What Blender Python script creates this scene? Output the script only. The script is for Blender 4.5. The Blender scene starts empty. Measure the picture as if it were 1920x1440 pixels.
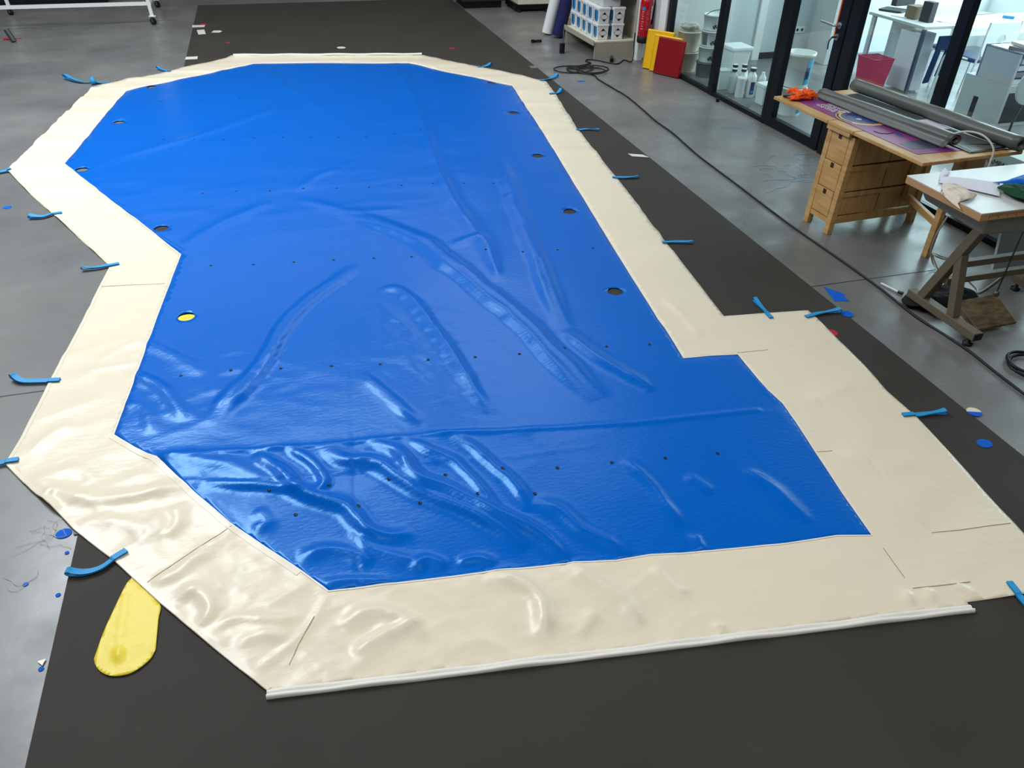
import bpy, bmesh, math, random
import numpy as np
from mathutils import Vector, Matrix, geometry
random.seed(7)
SC = bpy.context.scene
COL = SC.collection
PI = math.pi
R = math.radians

# ------------------------------------------------------------------ materials
def s2l(c):
    return tuple((v/12.92 if v <= .04045 else ((v+.055)/1.055)**2.4) for v in c)
def rgb(r, g, b): return s2l((r/255, g/255, b/255))

def mat(name, col, rough=.6, metal=0, spec=.5, var=0, vscale=6, bump=0, bscale=40, bdist=.01, coat=0,
        trans=0, alpha=1, emit=None, estr=0, stretch=(1, 1, 1), col2=None, ior=1.45, rvar=0, coords='Object', detail=4):
    m = bpy.data.materials.new(name); m.use_nodes = True
    nt = m.node_tree; N = nt.nodes; Lk = nt.links
    b = N['Principled BSDF']
    b.inputs['Base Color'].default_value = (*col, 1)
    b.inputs['Roughness'].default_value = rough
    b.inputs['Metallic'].default_value = metal
    b.inputs['Specular IOR Level'].default_value = spec
    b.inputs['IOR'].default_value = ior
    b.inputs['Coat Weight'].default_value = coat
    b.inputs['Transmission Weight'].default_value = trans
    b.inputs['Alpha'].default_value = alpha
    if emit:
        b.inputs['Emission Color'].default_value = (*emit, 1); b.inputs['Emission Strength'].default_value = estr
    tc = N.new('ShaderNodeTexCoord'); mp = N.new('ShaderNodeMapping')
    mp.inputs['Scale'].default_value = stretch
    Lk.new(tc.outputs[coords], mp.inputs['Vector'])
    if var or rvar or col2:
        n = N.new('ShaderNodeTexNoise'); n.inputs['Scale'].default_value = vscale; n.inputs['Detail'].default_value = detail
        Lk.new(mp.outputs[0], n.inputs['Vector'])
        cr = N.new('ShaderNodeValToRGB'); cr.color_ramp.elements[0].position = .3; cr.color_ramp.elements[1].position = .7
        a = tuple(c*(1-var) for c in col) if not col2 else col
        c2 = tuple(min(1, c*(1+var)) for c in col) if not col2 else col2
        cr.color_ramp.elements[0].color = (*a, 1); cr.color_ramp.elements[1].color = (*c2, 1)
        Lk.new(n.outputs['Fac'], cr.inputs['Fac']); Lk.new(cr.outputs['Color'], b.inputs['Base Color'])
        if rvar:
            mr = N.new('ShaderNodeMapRange'); mr.inputs['To Min'].default_value = max(.02, rough-rvar); mr.inputs['To Max'].default_value = rough+rvar
            mr.inputs['From Min'].default_value = .3; mr.inputs['From Max'].default_value = .7
            Lk.new(n.outputs['Fac'], mr.inputs['Value']); Lk.new(mr.outputs['Result'], b.inputs['Roughness'])
    if bump:
        n2 = N.new('ShaderNodeTexNoise'); n2.inputs['Scale'].default_value = bscale; n2.inputs['Detail'].default_value = 3
        Lk.new(mp.outputs[0], n2.inputs['Vector'])
        bp = N.new('ShaderNodeBump'); bp.inputs['Strength'].default_value = bump; bp.inputs['Distance'].default_value = bdist
        Lk.new(n2.outputs['Fac'], bp.inputs['Height']); Lk.new(bp.outputs['Normal'], b.inputs['Normal'])
    return m

def glass_mat(name, tint=(.9, .97, .97)):
    m = bpy.data.materials.new(name); m.use_nodes = True
    nt = m.node_tree; N = nt.nodes; Lk = nt.links; N.clear()
    o = N.new('ShaderNodeOutputMaterial'); g = N.new('ShaderNodeBsdfGlossy'); g.inputs['Roughness'].default_value = .0
    t = N.new('ShaderNodeBsdfTransparent'); t.inputs['Color'].default_value = (*tint, 1)
    lw = N.new('ShaderNodeLayerWeight'); lw.inputs['Blend'].default_value = .5
    pw = N.new('ShaderNodeMath'); pw.operation = 'POWER'; pw.inputs[1].default_value = 4; Lk.new(lw.outputs['Facing'], pw.inputs[0])
    f = N.new('ShaderNodeMath'); f.operation = 'MULTIPLY_ADD'; f.inputs[1].default_value = .8; f.inputs[2].default_value = .03; Lk.new(pw.outputs[0], f.inputs[0])
    mx = N.new('ShaderNodeMixShader')
    Lk.new(f.outputs[0], mx.inputs['Fac']); Lk.new(t.outputs[0], mx.inputs[1]); Lk.new(g.outputs[0], mx.inputs[2]); Lk.new(mx.outputs[0], o.inputs['Surface'])
    return m

# ------------------------------------------------------------------ mesh builder
class MB:
    def __init__(s): s.v = []; s.f = []; s.sm = []
    def add(s, vs, fs, smooth=False):
        o = len(s.v); s.v += [tuple(p) for p in vs]; s.f += [tuple(i+o for i in f) for f in fs]; s.sm += [smooth]*len(fs); return s
    def box(s, x0, x1, y0, y1, z0, z1):
        return s.hexa([(x0, y0, z0), (x1, y0, z0), (x1, y1, z0), (x0, y1, z0), (x0, y0, z1), (x1, y0, z1), (x1, y1, z1), (x0, y1, z1)])
    def hexa(s, p):
        return s.add(p, [(0, 3, 2, 1), (4, 5, 6, 7), (0, 1, 5, 4), (1, 2, 6, 5), (2, 3, 7, 6), (3, 0, 4, 7)])
    def bar(s, p, q, w, h=None, up=(0, 0, 1)):
        h = h or w; p = Vector(p); q = Vector(q); d = (q-p).normalized(); u = Vector(up)
        if abs(d.dot(u)) > .98: u = Vector((0, 1, 0))
        x = d.cross(u).normalized(); y = x.cross(d).normalized()
        c = [(-w/2, -h/2), (w/2, -h/2), (w/2, h/2), (-w/2, h/2)]
        return s.hexa([p+x*a+y*b for a, b in c]+[q+x*a+y*b for a, b in c])
    def prism(s, poly, z0, z1):
        n = len(poly)
        if sum(poly[i][0]*poly[(i+1) % n][1]-poly[(i+1) % n][0]*poly[i][1] for i in range(n)) < 0: poly = poly[::-1]
        f0 = (lambda x, y: z0) if not callable(z0) else z0
        vs = [(x, y, f0(x, y)) for x, y in poly]+[(x, y, (z1 if not callable(z1) else z1(x, y))) for x, y in poly]
        return s.add(vs, [tuple(range(n))[::-1], tuple(range(n, 2*n))]+[(i, (i+1) % n, n+(i+1) % n, n+i) for i in range(n)])
    def tube(s, pts, r, n=10, caps=True, rs=None):
        pts = [Vector(p) for p in pts]; m = len(pts); vs = []; prev = None
        for i, p in enumerate(pts):
            d = (pts[min(i+1, m-1)]-pts[max(i-1, 0)]).normalized()
            if prev is None:
                u = Vector((0, 0, 1)) if abs(d.z) < .9 else Vector((1, 0, 0))
                x = d.cross(u).normalized()
            else:
                x = (prev-d*prev.dot(d)).normalized()
            prev = x; y = d.cross(x); rr = rs[i] if rs else r
            vs += [p+(x*math.cos(2*PI*k/n)+y*math.sin(2*PI*k/n))*rr for k in range(n)]
        fs = [(i*n+k, i*n+(k+1) % n, (i+1)*n+(k+1) % n, (i+1)*n+k) for i in range(m-1) for k in range(n)]
        s.add(vs, fs, True)
        if caps: s.add(vs[:n], [tuple(range(n))[::-1]]); s.add(vs[-n:], [tuple(range(n))])
        return s
    def cyl(s, p, q, r, r2=None, n=20): return s.tube([p, q], r, n, rs=[r, r if r2 is None else r2])
    def lathe(s, prof, c=(0, 0, 0), n=28, cap=True):
        vs = [(c[0]+r*math.cos(2*PI*k/n), c[1]+r*math.sin(2*PI*k/n), c[2]+z) for r, z in prof for k in range(n)]
        m = len(prof)
        s.add(vs, [(i*n+k, i*n+(k+1) % n, (i+1)*n+(k+1) % n, (i+1)*n+k) for i in range(m-1) for k in range(n)], True)
        if cap: s.add(vs[:n], [tuple(range(n))[::-1]]); s.add(vs[-n:], [tuple(range(n))])
        return s
    def loft(s, rings, smooth=False, caps=True):
        n = len(rings[0]); vs = [p for r_ in rings for p in r_]
        s.add(vs, [(i*n+k, i*n+(k+1) % n, (i+1)*n+(k+1) % n, (i+1)*n+k) for i in range(len(rings)-1) for k in range(n)], smooth)
        if caps: s.add(rings[0], [tuple(range(n))[::-1]]); s.add(rings[-1], [tuple(range(n))])
        return s
    def build(s, name, m, parent=None, bevel=0, solid=0, fix=True):
        me = bpy.data.meshes.new(name); me.from_pydata(s.v, [], s.f); me.update()
        me.polygons.foreach_set('use_smooth', s.sm)
        if fix:
            bm = bmesh.new(); bm.from_mesh(me); bmesh.ops.remove_doubles(bm, verts=bm.verts, dist=1e-5) if False else None
            bmesh.ops.recalc_face_normals(bm, faces=bm.faces); bm.to_mesh(me); bm.free()
        o = bpy.data.objects.new(name, me); COL.objects.link(o)
        if m: me.materials.append(m)
        if parent: o.parent = parent
        if bevel:
            b = o.modifiers.new('bevel', 'BEVEL'); b.width = bevel; b.segments = 2; b.limit_method = 'ANGLE'; b.angle_limit = R(50)
        if solid:
            b = o.modifiers.new('solid', 'SOLIDIFY'); b.thickness = solid; b.offset = -1
        return o

def thing(name, label, cat, loc=(0, 0, 0), rotz=0, group=None):
    o = bpy.data.objects.new(name, None); COL.objects.link(o); o.location = loc; o.rotation_euler = (0, 0, rotz)
    o.empty_display_size = .1
    return tag(o, label, cat, group)
def tag(o, label, cat, group=None):
    o['label'] = label; o['category'] = cat
    if group: o['group'] = group
    return o
def struct(o): o['kind'] = 'structure'; return o
def sempty(name, loc=(0, 0, 0), rotz=0):
    o = bpy.data.objects.new(name, None); COL.objects.link(o); o.location = loc; o.rotation_euler = (0, 0, rotz); return struct(o)
def dup(root, loc, rotz=None, label=None, group=None):
    r = root.copy(); COL.objects.link(r); r.location = loc
    if rotz is not None: r.rotation_euler = (0, 0, rotz)
    if label: r['label'] = label
    if group: r['group'] = group
    for ch in list(root.children):
        c = ch.copy(); COL.objects.link(c); c.parent = r
        for g in ch.children:
            d = g.copy(); COL.objects.link(d); d.parent = c
    return r
def text(name, body, size, m, parent, mtx, ext=.0006, align='CENTER'):
    cu = bpy.data.curves.new(name, 'FONT'); cu.body = body; cu.size = size; cu.extrude = ext; cu.align_x = align; cu.align_y = 'CENTER'
    t = bpy.data.objects.new(name+'_tmp', cu); COL.objects.link(t); bpy.context.view_layer.update()
    me = bpy.data.meshes.new_from_object(t.evaluated_get(bpy.context.evaluated_depsgraph_get()))
    bpy.data.objects.remove(t)
    o = bpy.data.objects.new(name, me); COL.objects.link(o); me.materials.clear(); me.materials.append(m); o.parent = parent; o.matrix_local = mtx
    return o
def frame_mtx(o, x, y):
    x = Vector(x).normalized(); y = Vector(y).normalized(); z = x.cross(y)
    return Matrix(((x.x, y.x, z.x, o[0]), (x.y, y.y, z.y, o[1]), (x.z, y.z, z.z, o[2]), (0, 0, 0, 1)))

M = {}
def DM(k, *a, **kw): M[k] = mat(k, *a, **kw); return M[k]
DM('blue_pvc', rgb(0, 99, 200), rough=.24, spec=.5, bump=.25, bscale=34, bdist=.004, stretch=(1, 2.2, 1))
DM('cream_pvc', rgb(235, 223, 199), rough=.30, spec=.42, bump=.22, bscale=22, bdist=.006, var=.015, vscale=1.5, stretch=(1, 2, 1))
DM('white_pvc', rgb(238, 236, 228), rough=.4)
DM('strip_cream', rgb(234, 224, 202), rough=.32)
DM('mat_rubber', rgb(60, 57, 53), rough=.72, spec=.25, var=.10, vscale=1.6, bump=.15, bscale=260, bdist=.002)
DM('strap', rgb(38, 150, 212), rough=.55, bump=.4, bscale=400, bdist=.001)
DM('eyelet', rgb(12, 14, 18), rough=.5)
DM('slit', rgb(168, 152, 126), rough=.8)
DM('yellow_foil', rgb(240, 216, 60), rough=.42, bump=.3, bscale=18, bdist=.01)
DM('black_plastic', rgb(14, 14, 16), rough=.4)
DM('black_rubber', rgb(20, 20, 22), rough=.6)
DM('frame_black', rgb(14, 18, 24), rough=.35, spec=.4)
DM('white_paint', rgb(226, 228, 226), rough=.5)
DM('white_gloss', rgb(240, 242, 240), rough=.25)
DM('grey_paint', rgb(196, 200, 200), rough=.5)
DM('office_wall', rgb(206, 216, 218), rough=.7)
DM('shelf_metal', rgb(176, 170, 154), rough=.45)
DM('shelf_edge', rgb(226, 220, 200), rough=.45)
DM('tub_plastic', rgb(236, 238, 236), rough=.35)
DM('label_blue', rgb(20, 120, 180), rough=.4, col2=rgb(40, 150, 200), vscale=30)
DM('label_navy', rgb(14, 36, 92), rough=.4)
DM('print_black', rgb(10, 10, 10), rough=.6)
DM('print_grey', rgb(200, 200, 200), rough=.6)
DM('red_metal', rgb(186, 8, 24), rough=.25, coat=.3)
DM('red_pvc', rgb(142, 2, 12), rough=.38, bump=.2, bscale=14, bdist=.01)
DM('yellow_pvc', rgb(246, 190, 10), rough=.42, bump=.2, bscale=14, bdist=.01)
DM('wood', rgb(190, 146, 88), rough=.45, spec=.4, col2=rgb(214, 172, 112), vscale=5, stretch=(1, 1, 6), rvar=.05)
DM('wood_h', rgb(186, 142, 84), rough=.42, spec=.4, col2=rgb(212, 170, 110), vscale=5, stretch=(6, 1.2, 1))
DM('wood_dark', rgb(60, 36, 20), rough=.6)
DM('purple', rgb(112, 40, 120), rough=.4, col2=rgb(150, 44, 120), vscale=2.5)
DM('purple_dark', rgb(50, 44, 74), rough=.4)
DM('banner_navy', rgb(34, 50, 104), rough=.4, col2=rgb(48, 70, 140), vscale=14)
DM('banner_gold', rgb(224, 168, 104), rough=.4)
DM('grey_pvc', rgb(94, 98, 96), rough=.36, spec=.5, var=.05, vscale=5, bump=.15, bscale=12, bdist=.01)
DM('grey_pvc_dark', rgb(60, 62, 62), rough=.6)
DM('paper', rgb(232, 232, 242), rough=.8)
DM('cloth_cream', rgb(232, 222, 204), rough=.9, bump=.4, bscale=30, bdist=.01)
DM('cloth_green', rgb(16, 70, 44), rough=.9, bump=.4, bscale=30, bdist=.01)
DM('cloth_black', rgb(16, 18, 22), rough=.9, bump=.4, bscale=30, bdist=.01)
DM('cloth_navy', rgb(20, 36, 66), rough=.9)
DM('orange', rgb(250, 92, 18), rough=.8, bump=.5, bscale=60, bdist=.005)
DM('laminate', rgb(212, 216, 214), rough=.35)
DM('ply_edge', rgb(190, 146, 100), rough=.6)
DM('olive_metal', rgb(104, 96, 78), rough=.5)
DM('grey_plastic', rgb(140, 137, 124), rough=.5)
DM('worn_board', rgb(58, 46, 32), rough=.7, col2=rgb(124, 102, 64), vscale=14, stretch=(1, 3, 1), detail=8)
DM('steel', rgb(170, 172, 174), rough=.3, metal=.9)
DM('cable_black', rgb(14, 14, 18), rough=.5)
DM('cable_white', rgb(214, 212, 200), rough=.5)
DM('navy_roll', rgb(40, 44, 92), rough=.25, bump=.2, bscale=9, bdist=.01)
DM('mauve_roll', rgb(150, 136, 134), rough=.45)
DM('carton', rgb(170, 172, 170), rough=.8)
DM('brown_card', rgb(124, 104, 84), rough=.8)
DM('bin_red', rgb(214, 52, 66), rough=.35, alpha=.72)
DM('clear_plastic', rgb(226, 236, 234), rough=.3, alpha=.75)
DM('charcoal', rgb(38, 40, 44), rough=.6)
DM('pail_grey', rgb(96, 104, 106), rough=.45)
DM('seat_navy', rgb(44, 60, 92), rough=.5)
DM('cyan_label', rgb(20, 170, 215), rough=.4)
DM('red_scrap', rgb(196, 20, 60), rough=.5)
DM('blue_scrap', rgb(4, 96, 206), rough=.65, spec=.15)
DM('tape_white', rgb(216, 216, 208), rough=.6)
DM('tape_grey', rgb(120, 118, 112), rough=.6)
DM('ceiling', rgb(105, 107, 108), rough=.9)
DM('wall_grey', rgb(120, 120, 118), rough=.9)
DM('wall_dark', rgb(70, 70, 72), rough=.9)
DM('thread', rgb(150, 184, 220), rough=.7)
DM('zinc', rgb(90, 94, 96), rough=.35, metal=.6)
M['glass'] = glass_mat('clear_glass')
M['blue_pvc'].node_tree.nodes['Principled BSDF'].inputs['Specular Tint'].default_value = (.35, .78, 1, 1)

def floor_material():
    m = bpy.data.materials.new('polished_concrete'); m.use_nodes = True
    nt = m.node_tree; N = nt.nodes; Lk = nt.links; b = N['Principled BSDF']
    tc = N.new('ShaderNodeTexCoord')
    def noise(sc, det, st=(1, 1, 1), rough=.55):
        mp = N.new('ShaderNodeMapping'); mp.inputs['Scale'].default_value = st; Lk.new(tc.outputs['Object'], mp.inputs['Vector'])
        n = N.new('ShaderNodeTexNoise'); n.inputs['Scale'].default_value = sc; n.inputs['Detail'].default_value = det; n.inputs['Roughness'].default_value = rough
        Lk.new(mp.outputs[0], n.inputs['Vector']); return n
    n1 = noise(.8, 6); n2 = noise(2.2, 5, (1, 1.2, 1), .55)
    r1 = N.new('ShaderNodeValToRGB'); e = r1.color_ramp.elements
    e[0].position = .3; e[0].color = (*rgb(104, 105, 105), 1); e[1].position = .72; e[1].color = (*rgb(137, 136, 133), 1)
    Lk.new(n1.outputs['Fac'], r1.inputs['Fac'])
    r2 = N.new('ShaderNodeValToRGB'); e = r2.color_ramp.elements
    e[0].position = .35; e[0].color = (.8, .8, .8, 1); e[1].position = .7; e[1].color = (1.12, 1.12, 1.14, 1)
    Lk.new(n2.outputs['Fac'], r2.inputs['Fac'])
    mx = N.new('ShaderNodeMix'); mx.data_type = 'RGBA'; mx.blend_type = 'MULTIPLY'; mx.inputs['Factor'].default_value = 1
    Lk.new(r1.outputs[0], mx.inputs[6]); Lk.new(r2.outputs[0], mx.inputs[7]); Lk.new(mx.outputs[2], b.inputs['Base Color'])
    mr = N.new('ShaderNodeMapRange'); mr.inputs['From Min'].default_value = .35; mr.inputs['From Max'].default_value = .7
    mr.inputs['To Min'].default_value = .42; mr.inputs['To Max'].default_value = .2
    Lk.new(n2.outputs['Fac'], mr.inputs['Value']); Lk.new(mr.outputs[0], b.inputs['Roughness'])
    b.inputs['Specular IOR Level'].default_value = .5
    n3 = noise(9, 3); bp = N.new('ShaderNodeBump'); bp.inputs['Strength'].default_value = .06; bp.inputs['Distance'].default_value = .01
    Lk.new(n3.outputs['Fac'], bp.inputs['Height']); Lk.new(bp.outputs[0], b.inputs['Normal'])
    return m
M['floor'] = floor_material()

# ------------------------------------------------------------------ camera
CAM_H = 2.30
cam = bpy.data.cameras.new('camera'); co = bpy.data.objects.new('camera', cam); COL.objects.link(co)
cam.sensor_width = 36; cam.lens = 1442/1920*36; cam.clip_start = .05; cam.clip_end = 100
pit, rol, yaw = R(35.5), R(1.35), R(16.9)
fw = Vector((math.sin(yaw)*math.cos(pit), math.cos(yaw)*math.cos(pit), -math.sin(pit)))
r0 = fw.cross(Vector((0, 0, 1))).normalized(); u0 = r0.cross(fw)
rr = r0*math.cos(rol)+u0*math.sin(rol); uu = -r0*math.sin(rol)+u0*math.cos(rol)
co.matrix_world = Matrix(((rr.x, uu.x, -fw.x, 0), (rr.y, uu.y, -fw.y, 0), (rr.z, uu.z, -fw.z, CAM_H), (0, 0, 0, 1)))
SC.camera = co

# partition frame: a = metres into the office, b = metres along the partition towards the camera
W0 = Vector((4.602, 8.58, 0)); WD = Vector((.0215, -1, 0)).normalized(); WN = Vector((-WD.y, WD.x, 0))
WROT = math.atan2(WN.y, WN.x)
def WL(a, b, z=0): return W0+WN*a+WD*b+Vector((0, 0, z))

# ------------------------------------------------------------------ room shell
struct(MB().box(-9, 11, -6, 19, -.2, 0).build('floor', M['floor']))
struct(MB().box(-9.2, 11.2, -6.2, 19.2, 5.5, 5.7).build('ceiling', M['ceiling']))
struct(MB().box(-9.2, -9, -6.2, 19.2, 0, 5.5).build('wall_left', M['wall_grey']))
struct(MB().box(-9.2, 11.2, 19, 19.2, 0, 5.5).build('wall_back', M['wall_dark']))
struct(MB().box(-9.2, 11.2, -6.2, -6, 0, 5.5).build('wall_front', M['wall_grey']))
struct(MB().box(11, 11.2, -6.2, 19.2, 0, 5.5).build('wall_right', M['office_wall']))
e = sempty('wall_partition', W0, WROT)
MB().box(-.03, .1, -12, .45, 2.56, 5.5).build('upper_wall', M['wall_grey'], e)
MB().box(-.03, .1, .62, 9.8, 2.56, 5.5).build('upper_wall', M['wall_grey'], e)
MB().box(-.03, .1, -14.4, -12, 0, 5.5).build('end_wall', M['wall_grey'], e)
MB().box(.12, 6.3, .66, .78, 0, 2.75).build('office_back_wall', M['office_wall'], e)
MB().box(0, 6.3, -12, .8, 2.75, 2.85).build('office_ceiling', M['white_paint'], e)
MB().box(5.0, 5.1, -12, .8, 0, 2.75).build('office_far_wall', M['white_paint'], e)
MB().box(.02, .9, .52, .66, 0, 2.75).build('pale_panel', M['white_paint'], e)
struct(MB().box(1.95, 2.5, .63, .66, 0, .075).build('baseboard_office', M['charcoal'], None)).matrix_world = e.matrix_basis
b_ = struct(MB().box(1.43, 1.9, .63, .66, 0, .075).build('baseboard_office_left', M['charcoal'], None)); b_.matrix_world = e.matrix_basis
d = sempty('door_2', WL(.9, -.62), WROT)
MB().box(0, .42, -.0, .03, 0, 2.1).build('door_leaf', M['office_wall'], d)
MB().box(.42, .52, -.03, .05, 0, 2.15).build('door_jamb', M['white_gloss'], d, bevel=.004)

def wpane(name, b0, b1, posts, rail=.045):
    w = sempty(name, WL(0, b0), WROT); Ln = b1-b0
    for p0, p1 in posts: MB().box(-.03, .03, -(p1-b0), -(p0-b0), 0, 2.55).build('window_frame', M['frame_black'], w, bevel=.003)
    MB().box(-.025, .025, -Ln, 0, 0, rail).build('bottom_rail', M['frame_black'], w, bevel=.003)
    MB().box(-.025, .025, -Ln, 0, 2.5, 2.55).build('top_rail', M['frame_black'], w)
    MB().box(-.004, .004, -Ln, 0, rail, 2.5).build('glass_pane', M['glass'], w)
    return w
w1 = wpane('window_1', -.36, .68, [(-.45, -.36), (.68, .78)])
w2 = wpane('window_2', .78, 1.76, [(1.76, 1.815)])
w3 = wpane('window_3', 2.83, 3.80, [(2.70, 2.83), (3.80, 3.90)])
w4 = wpane('window_4', 3.90, 4.95, [(4.95, 5.05)])
w5 = wpane('window_5', 5.05, 6.1, [(6.1, 6.2)])
w6 = wpane('window_6', 6.2, 7.4, [(7.4, 7.5)])
MB().box(-.04, .035, -.74, -.70, .44, .475).build('catch', M['black_plastic'], w1) if False else None
MB().box(-.045, -.03, -.16-1.0, -.05-1.0, .50, .56).build('frame_joint', M['frame_black'], w1, bevel=.003)
# glazed office door
d = sempty('door_1', WL(0, 1.82), WROT)
for y0, y1 in ((0, .115), (.75, .86)): MB().box(-.032, .032, -y1, -y0, .01, 2.5).build('door_stile', M['frame_black'], d, bevel=.003)
MB().box(-.03, .03, -.76, -.10, .01, .095).build('door_bottom_rail', M['frame_black'], d, bevel=.003)
MB().box(-.03, .03, -.76, -.10, 2.41, 2.5).build('door_top_rail', M['frame_black'], d)
MB().box(-.004, .004, -.75, -.115, .09, 2.42).build('glass_pane', M['glass'], d)
MB().box(-.036, -.0315, -.752, -.738, .96, 1.9).build('orange_seal', DM('seal_orange', rgb(236, 96, 50), rough=.5), d)
h = MB().tube([(-.03, -.79, 1.05), (-.085, -.79, 1.05), (-.085, -.77, 1.05), (-.085, -.60, 1.055)], .010, 12).build('door_handle', M['steel'], d)
MB().cyl((-.032, -.79, 1.05), (-.042, -.79, 1.05), .026).build('handle_rose', M['steel'], d)
MB().cyl((-.032, -.79, .96), (-.045, -.79, .96), .026).build('lock_rose', M['steel'], d)
k = MB(); k.box(-.085, -.04, -.793, -.787, .952, .968); k.tube([(-.085, -.79, .945+.02*1), (-.09, -.77, .93), (-.088, -.765, .90), (-.086, -.768, .86)], .006, 8)
k.build('keys', M['zinc'], d)
struct(MB().box(-.35, 12, 8.62, 8.68, 0, 0.001).build('trim_1', M['floor'])) if False else None

# floor joints (saw cuts in the slab)
j = MB()
j.bar((*(-1.675, 3.616), .0004), (*(4.951, 3.635), .0004), .007, .001)
j.bar((*(-3.782, 12.834), .0004), (*(-1.285, 13.179), .0004), .010, .001)
struct(j.build('trim_joint', M['charcoal']))

# ------------------------------------------------------------------ the large dark mat
mx0, mx1 = -1.022, 3.072
tag(MB().box(mx0, mx1, -1.2, 14.298, 0, .004).build('floor_mat', M['mat_rubber']),
    'huge dark charcoal floor mat lying under the blue and cream cover', 'mat')

# ================================================================== the pool cover
OUT = [(-0.453, 10.700), (0.671, 10.508), (1.823, 10.311), (2.136, 9.847), (2.387, 9.497), (2.695, 9.123), (2.981, 8.744), (2.893, 8.086), (2.712, 6.940), (2.643, 6.230), (2.582, 5.561), (2.451, 4.477), (2.393, 3.916), (2.344, 3.428), (2.622, 3.396), (2.876, 3.365), (2.872, 3.249), (2.842, 2.951), (2.779, 2.523), (2.775, 2.295), (2.738, 1.989), (2.698, 1.710), (2.669, 1.520), (2.627, 1.250), (2.427, 1.276), (2.294, 1.292), (2.189, 1.305), (2.184, 1.289), (1.811, 1.339), (1.401, 1.391), (0.931, 1.453), (0.556, 1.501), (0.194, 1.549), (-0.085, 1.586), (-0.320, 1.613), (-0.494, 1.832), (-0.681, 2.077), (-0.778, 2.212), (-0.871, 2.342), (-1.038, 2.548), (-1.108, 2.656), (-1.241, 2.831), (-1.333, 2.965), (-1.391, 3.052), (-1.364, 3.251), (-1.324, 3.688), (-1.292, 3.970), (-1.256, 4.306), (-1.199, 4.948), (-1.211, 4.997), (-1.701, 5.957), (-1.962, 6.460), (-2.199, 6.963), (-2.170, 7.308), (-2.116, 7.799), (-2.045, 8.352), (-1.916, 9.470), (-1.751, 9.635), (-1.611, 9.743), (-1.175, 10.039), (-0.699, 10.468)]
INN = [(-0.231, 10.184), (0.225, 10.119), (0.695, 10.066), (1.161, 9.932), (1.584, 9.847), (2.061, 9.227), (2.538, 8.625), (2.381, 7.149), (2.241, 5.968), (2.147, 5.209), (2.022, 4.179), (1.945, 3.492), (1.940, 3.388), (1.902, 3.071), (2.062, 3.057), (2.210, 3.030), (2.189, 2.784), (2.187, 2.682), (2.199, 2.567), (2.181, 2.429), (2.143, 2.217), (2.094, 1.926), (2.058, 1.687), (1.916, 1.723), (1.688, 1.739), (1.437, 1.775), (1.257, 1.801), (1.136, 1.827), (0.996, 1.834), (0.833, 1.867), (0.471, 1.911), (0.189, 1.942), (-0.090, 1.974), (-0.179, 2.097), (-0.441, 2.427), (-0.601, 2.670), (-0.755, 2.920), (-0.859, 3.027), (-0.960, 3.148), (-0.912, 3.610), (-0.856, 4.204), (-0.771, 5.039), (-0.858, 5.202), (-1.126, 5.730), (-1.438, 6.336), (-1.789, 7.034), (-1.683, 8.019), (-1.550, 9.263), (-1.231, 9.481), (-0.742, 9.827), (-0.451, 10.045)]
HOLES = [(*c, .047) for c in [(-1.492, 8.127), (-1.633, 6.857), (-0.926, 5.493), (2.112, 6.338), (1.971, 5.104), (1.827, 3.861), (2.265, 7.623), (2.382, 8.856), (-1.328, 9.401), (-0.696, 4.182)]]

def dens(p, step):
    out = []
    for i in range(len(p)):
        a = p[i]; b = p[(i+1) % len(p)]; n = max(1, int(math.hypot(a[0]-b[0], a[1]-b[1])/step))
        out += [(a[0]+(b[0]-a[0])*k/n, a[1]+(b[1]-a[1])*k/n) for k in range(n)]
    return out

def hsh(ix, iy, s):
    n = (ix*374761393+iy*668265263+s*1442695) & 0xffffffff
    n = ((n ^ (n >> 13))*1274126177) & 0xffffffff
    return ((n ^ (n >> 16)) & 0xffff)/65535.
def vn(x, y, s=0):
    ix = np.floor(x).astype(np.int64); iy = np.floor(y).astype(np.int64); fx = x-ix; fy = y-iy
    u = fx*fx*fx*(fx*(fx*6-15)+10); v = fy*fy*fy*(fy*(fy*6-15)+10)
    a = hsh(ix, iy, s); b = hsh(ix+1, iy, s); c = hsh(ix, iy+1, s); d_ = hsh(ix+1, iy+1, s)
    return a+(b-a)*u+(c-a)*v+(a-b-c+d_)*u*v
def ridged(x, y, s, o=3):
    t = 0; a = 1; n = 0
    for i in range(o):
        t = t+a*(1-np.abs(2*vn(x*2**i+7.3*i, y*2**i, s+i)-1))**2; n += a; a *= .5
    return t/n
def fbm(x, y, s, o=3):
    t = 0; a = 1; n = 0
    for i in range(o): t = t+a*vn(x*2**i+3.1*i, y*2**i, s+i); n += a; a *= .5
    return t/n
def pdist(X, Y, pl):
    """distance to a polyline, position 0..1 along it and the signed side"""
    best = np.full(X.shape, 1e9); tt = np.zeros(X.shape); sd = np.zeros(X.shape)
    L = [math.hypot(pl[i+1][0]-pl[i][0], pl[i+1][1]-pl[i][1]) for i in range(len(pl)-1)]; T = sum(L); acc = 0
    for i, l in enumerate(L):
        ax, ay = pl[i]; dx = (pl[i+1][0]-ax)/l; dy = (pl[i+1][1]-ay)/l
        t = np.clip((X-ax)*dx+(Y-ay)*dy, 0, l); ex = X-(ax+dx*t); ey = Y-(ay+dy*t); d = np.hypot(ex, ey)
        m = d < best; best = np.where(m, d, best); tt = np.where(m, (acc+t)/T, tt); sd = np.where(m, dx*ey-dy*ex, sd); acc += l
    return best, tt, sd
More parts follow.
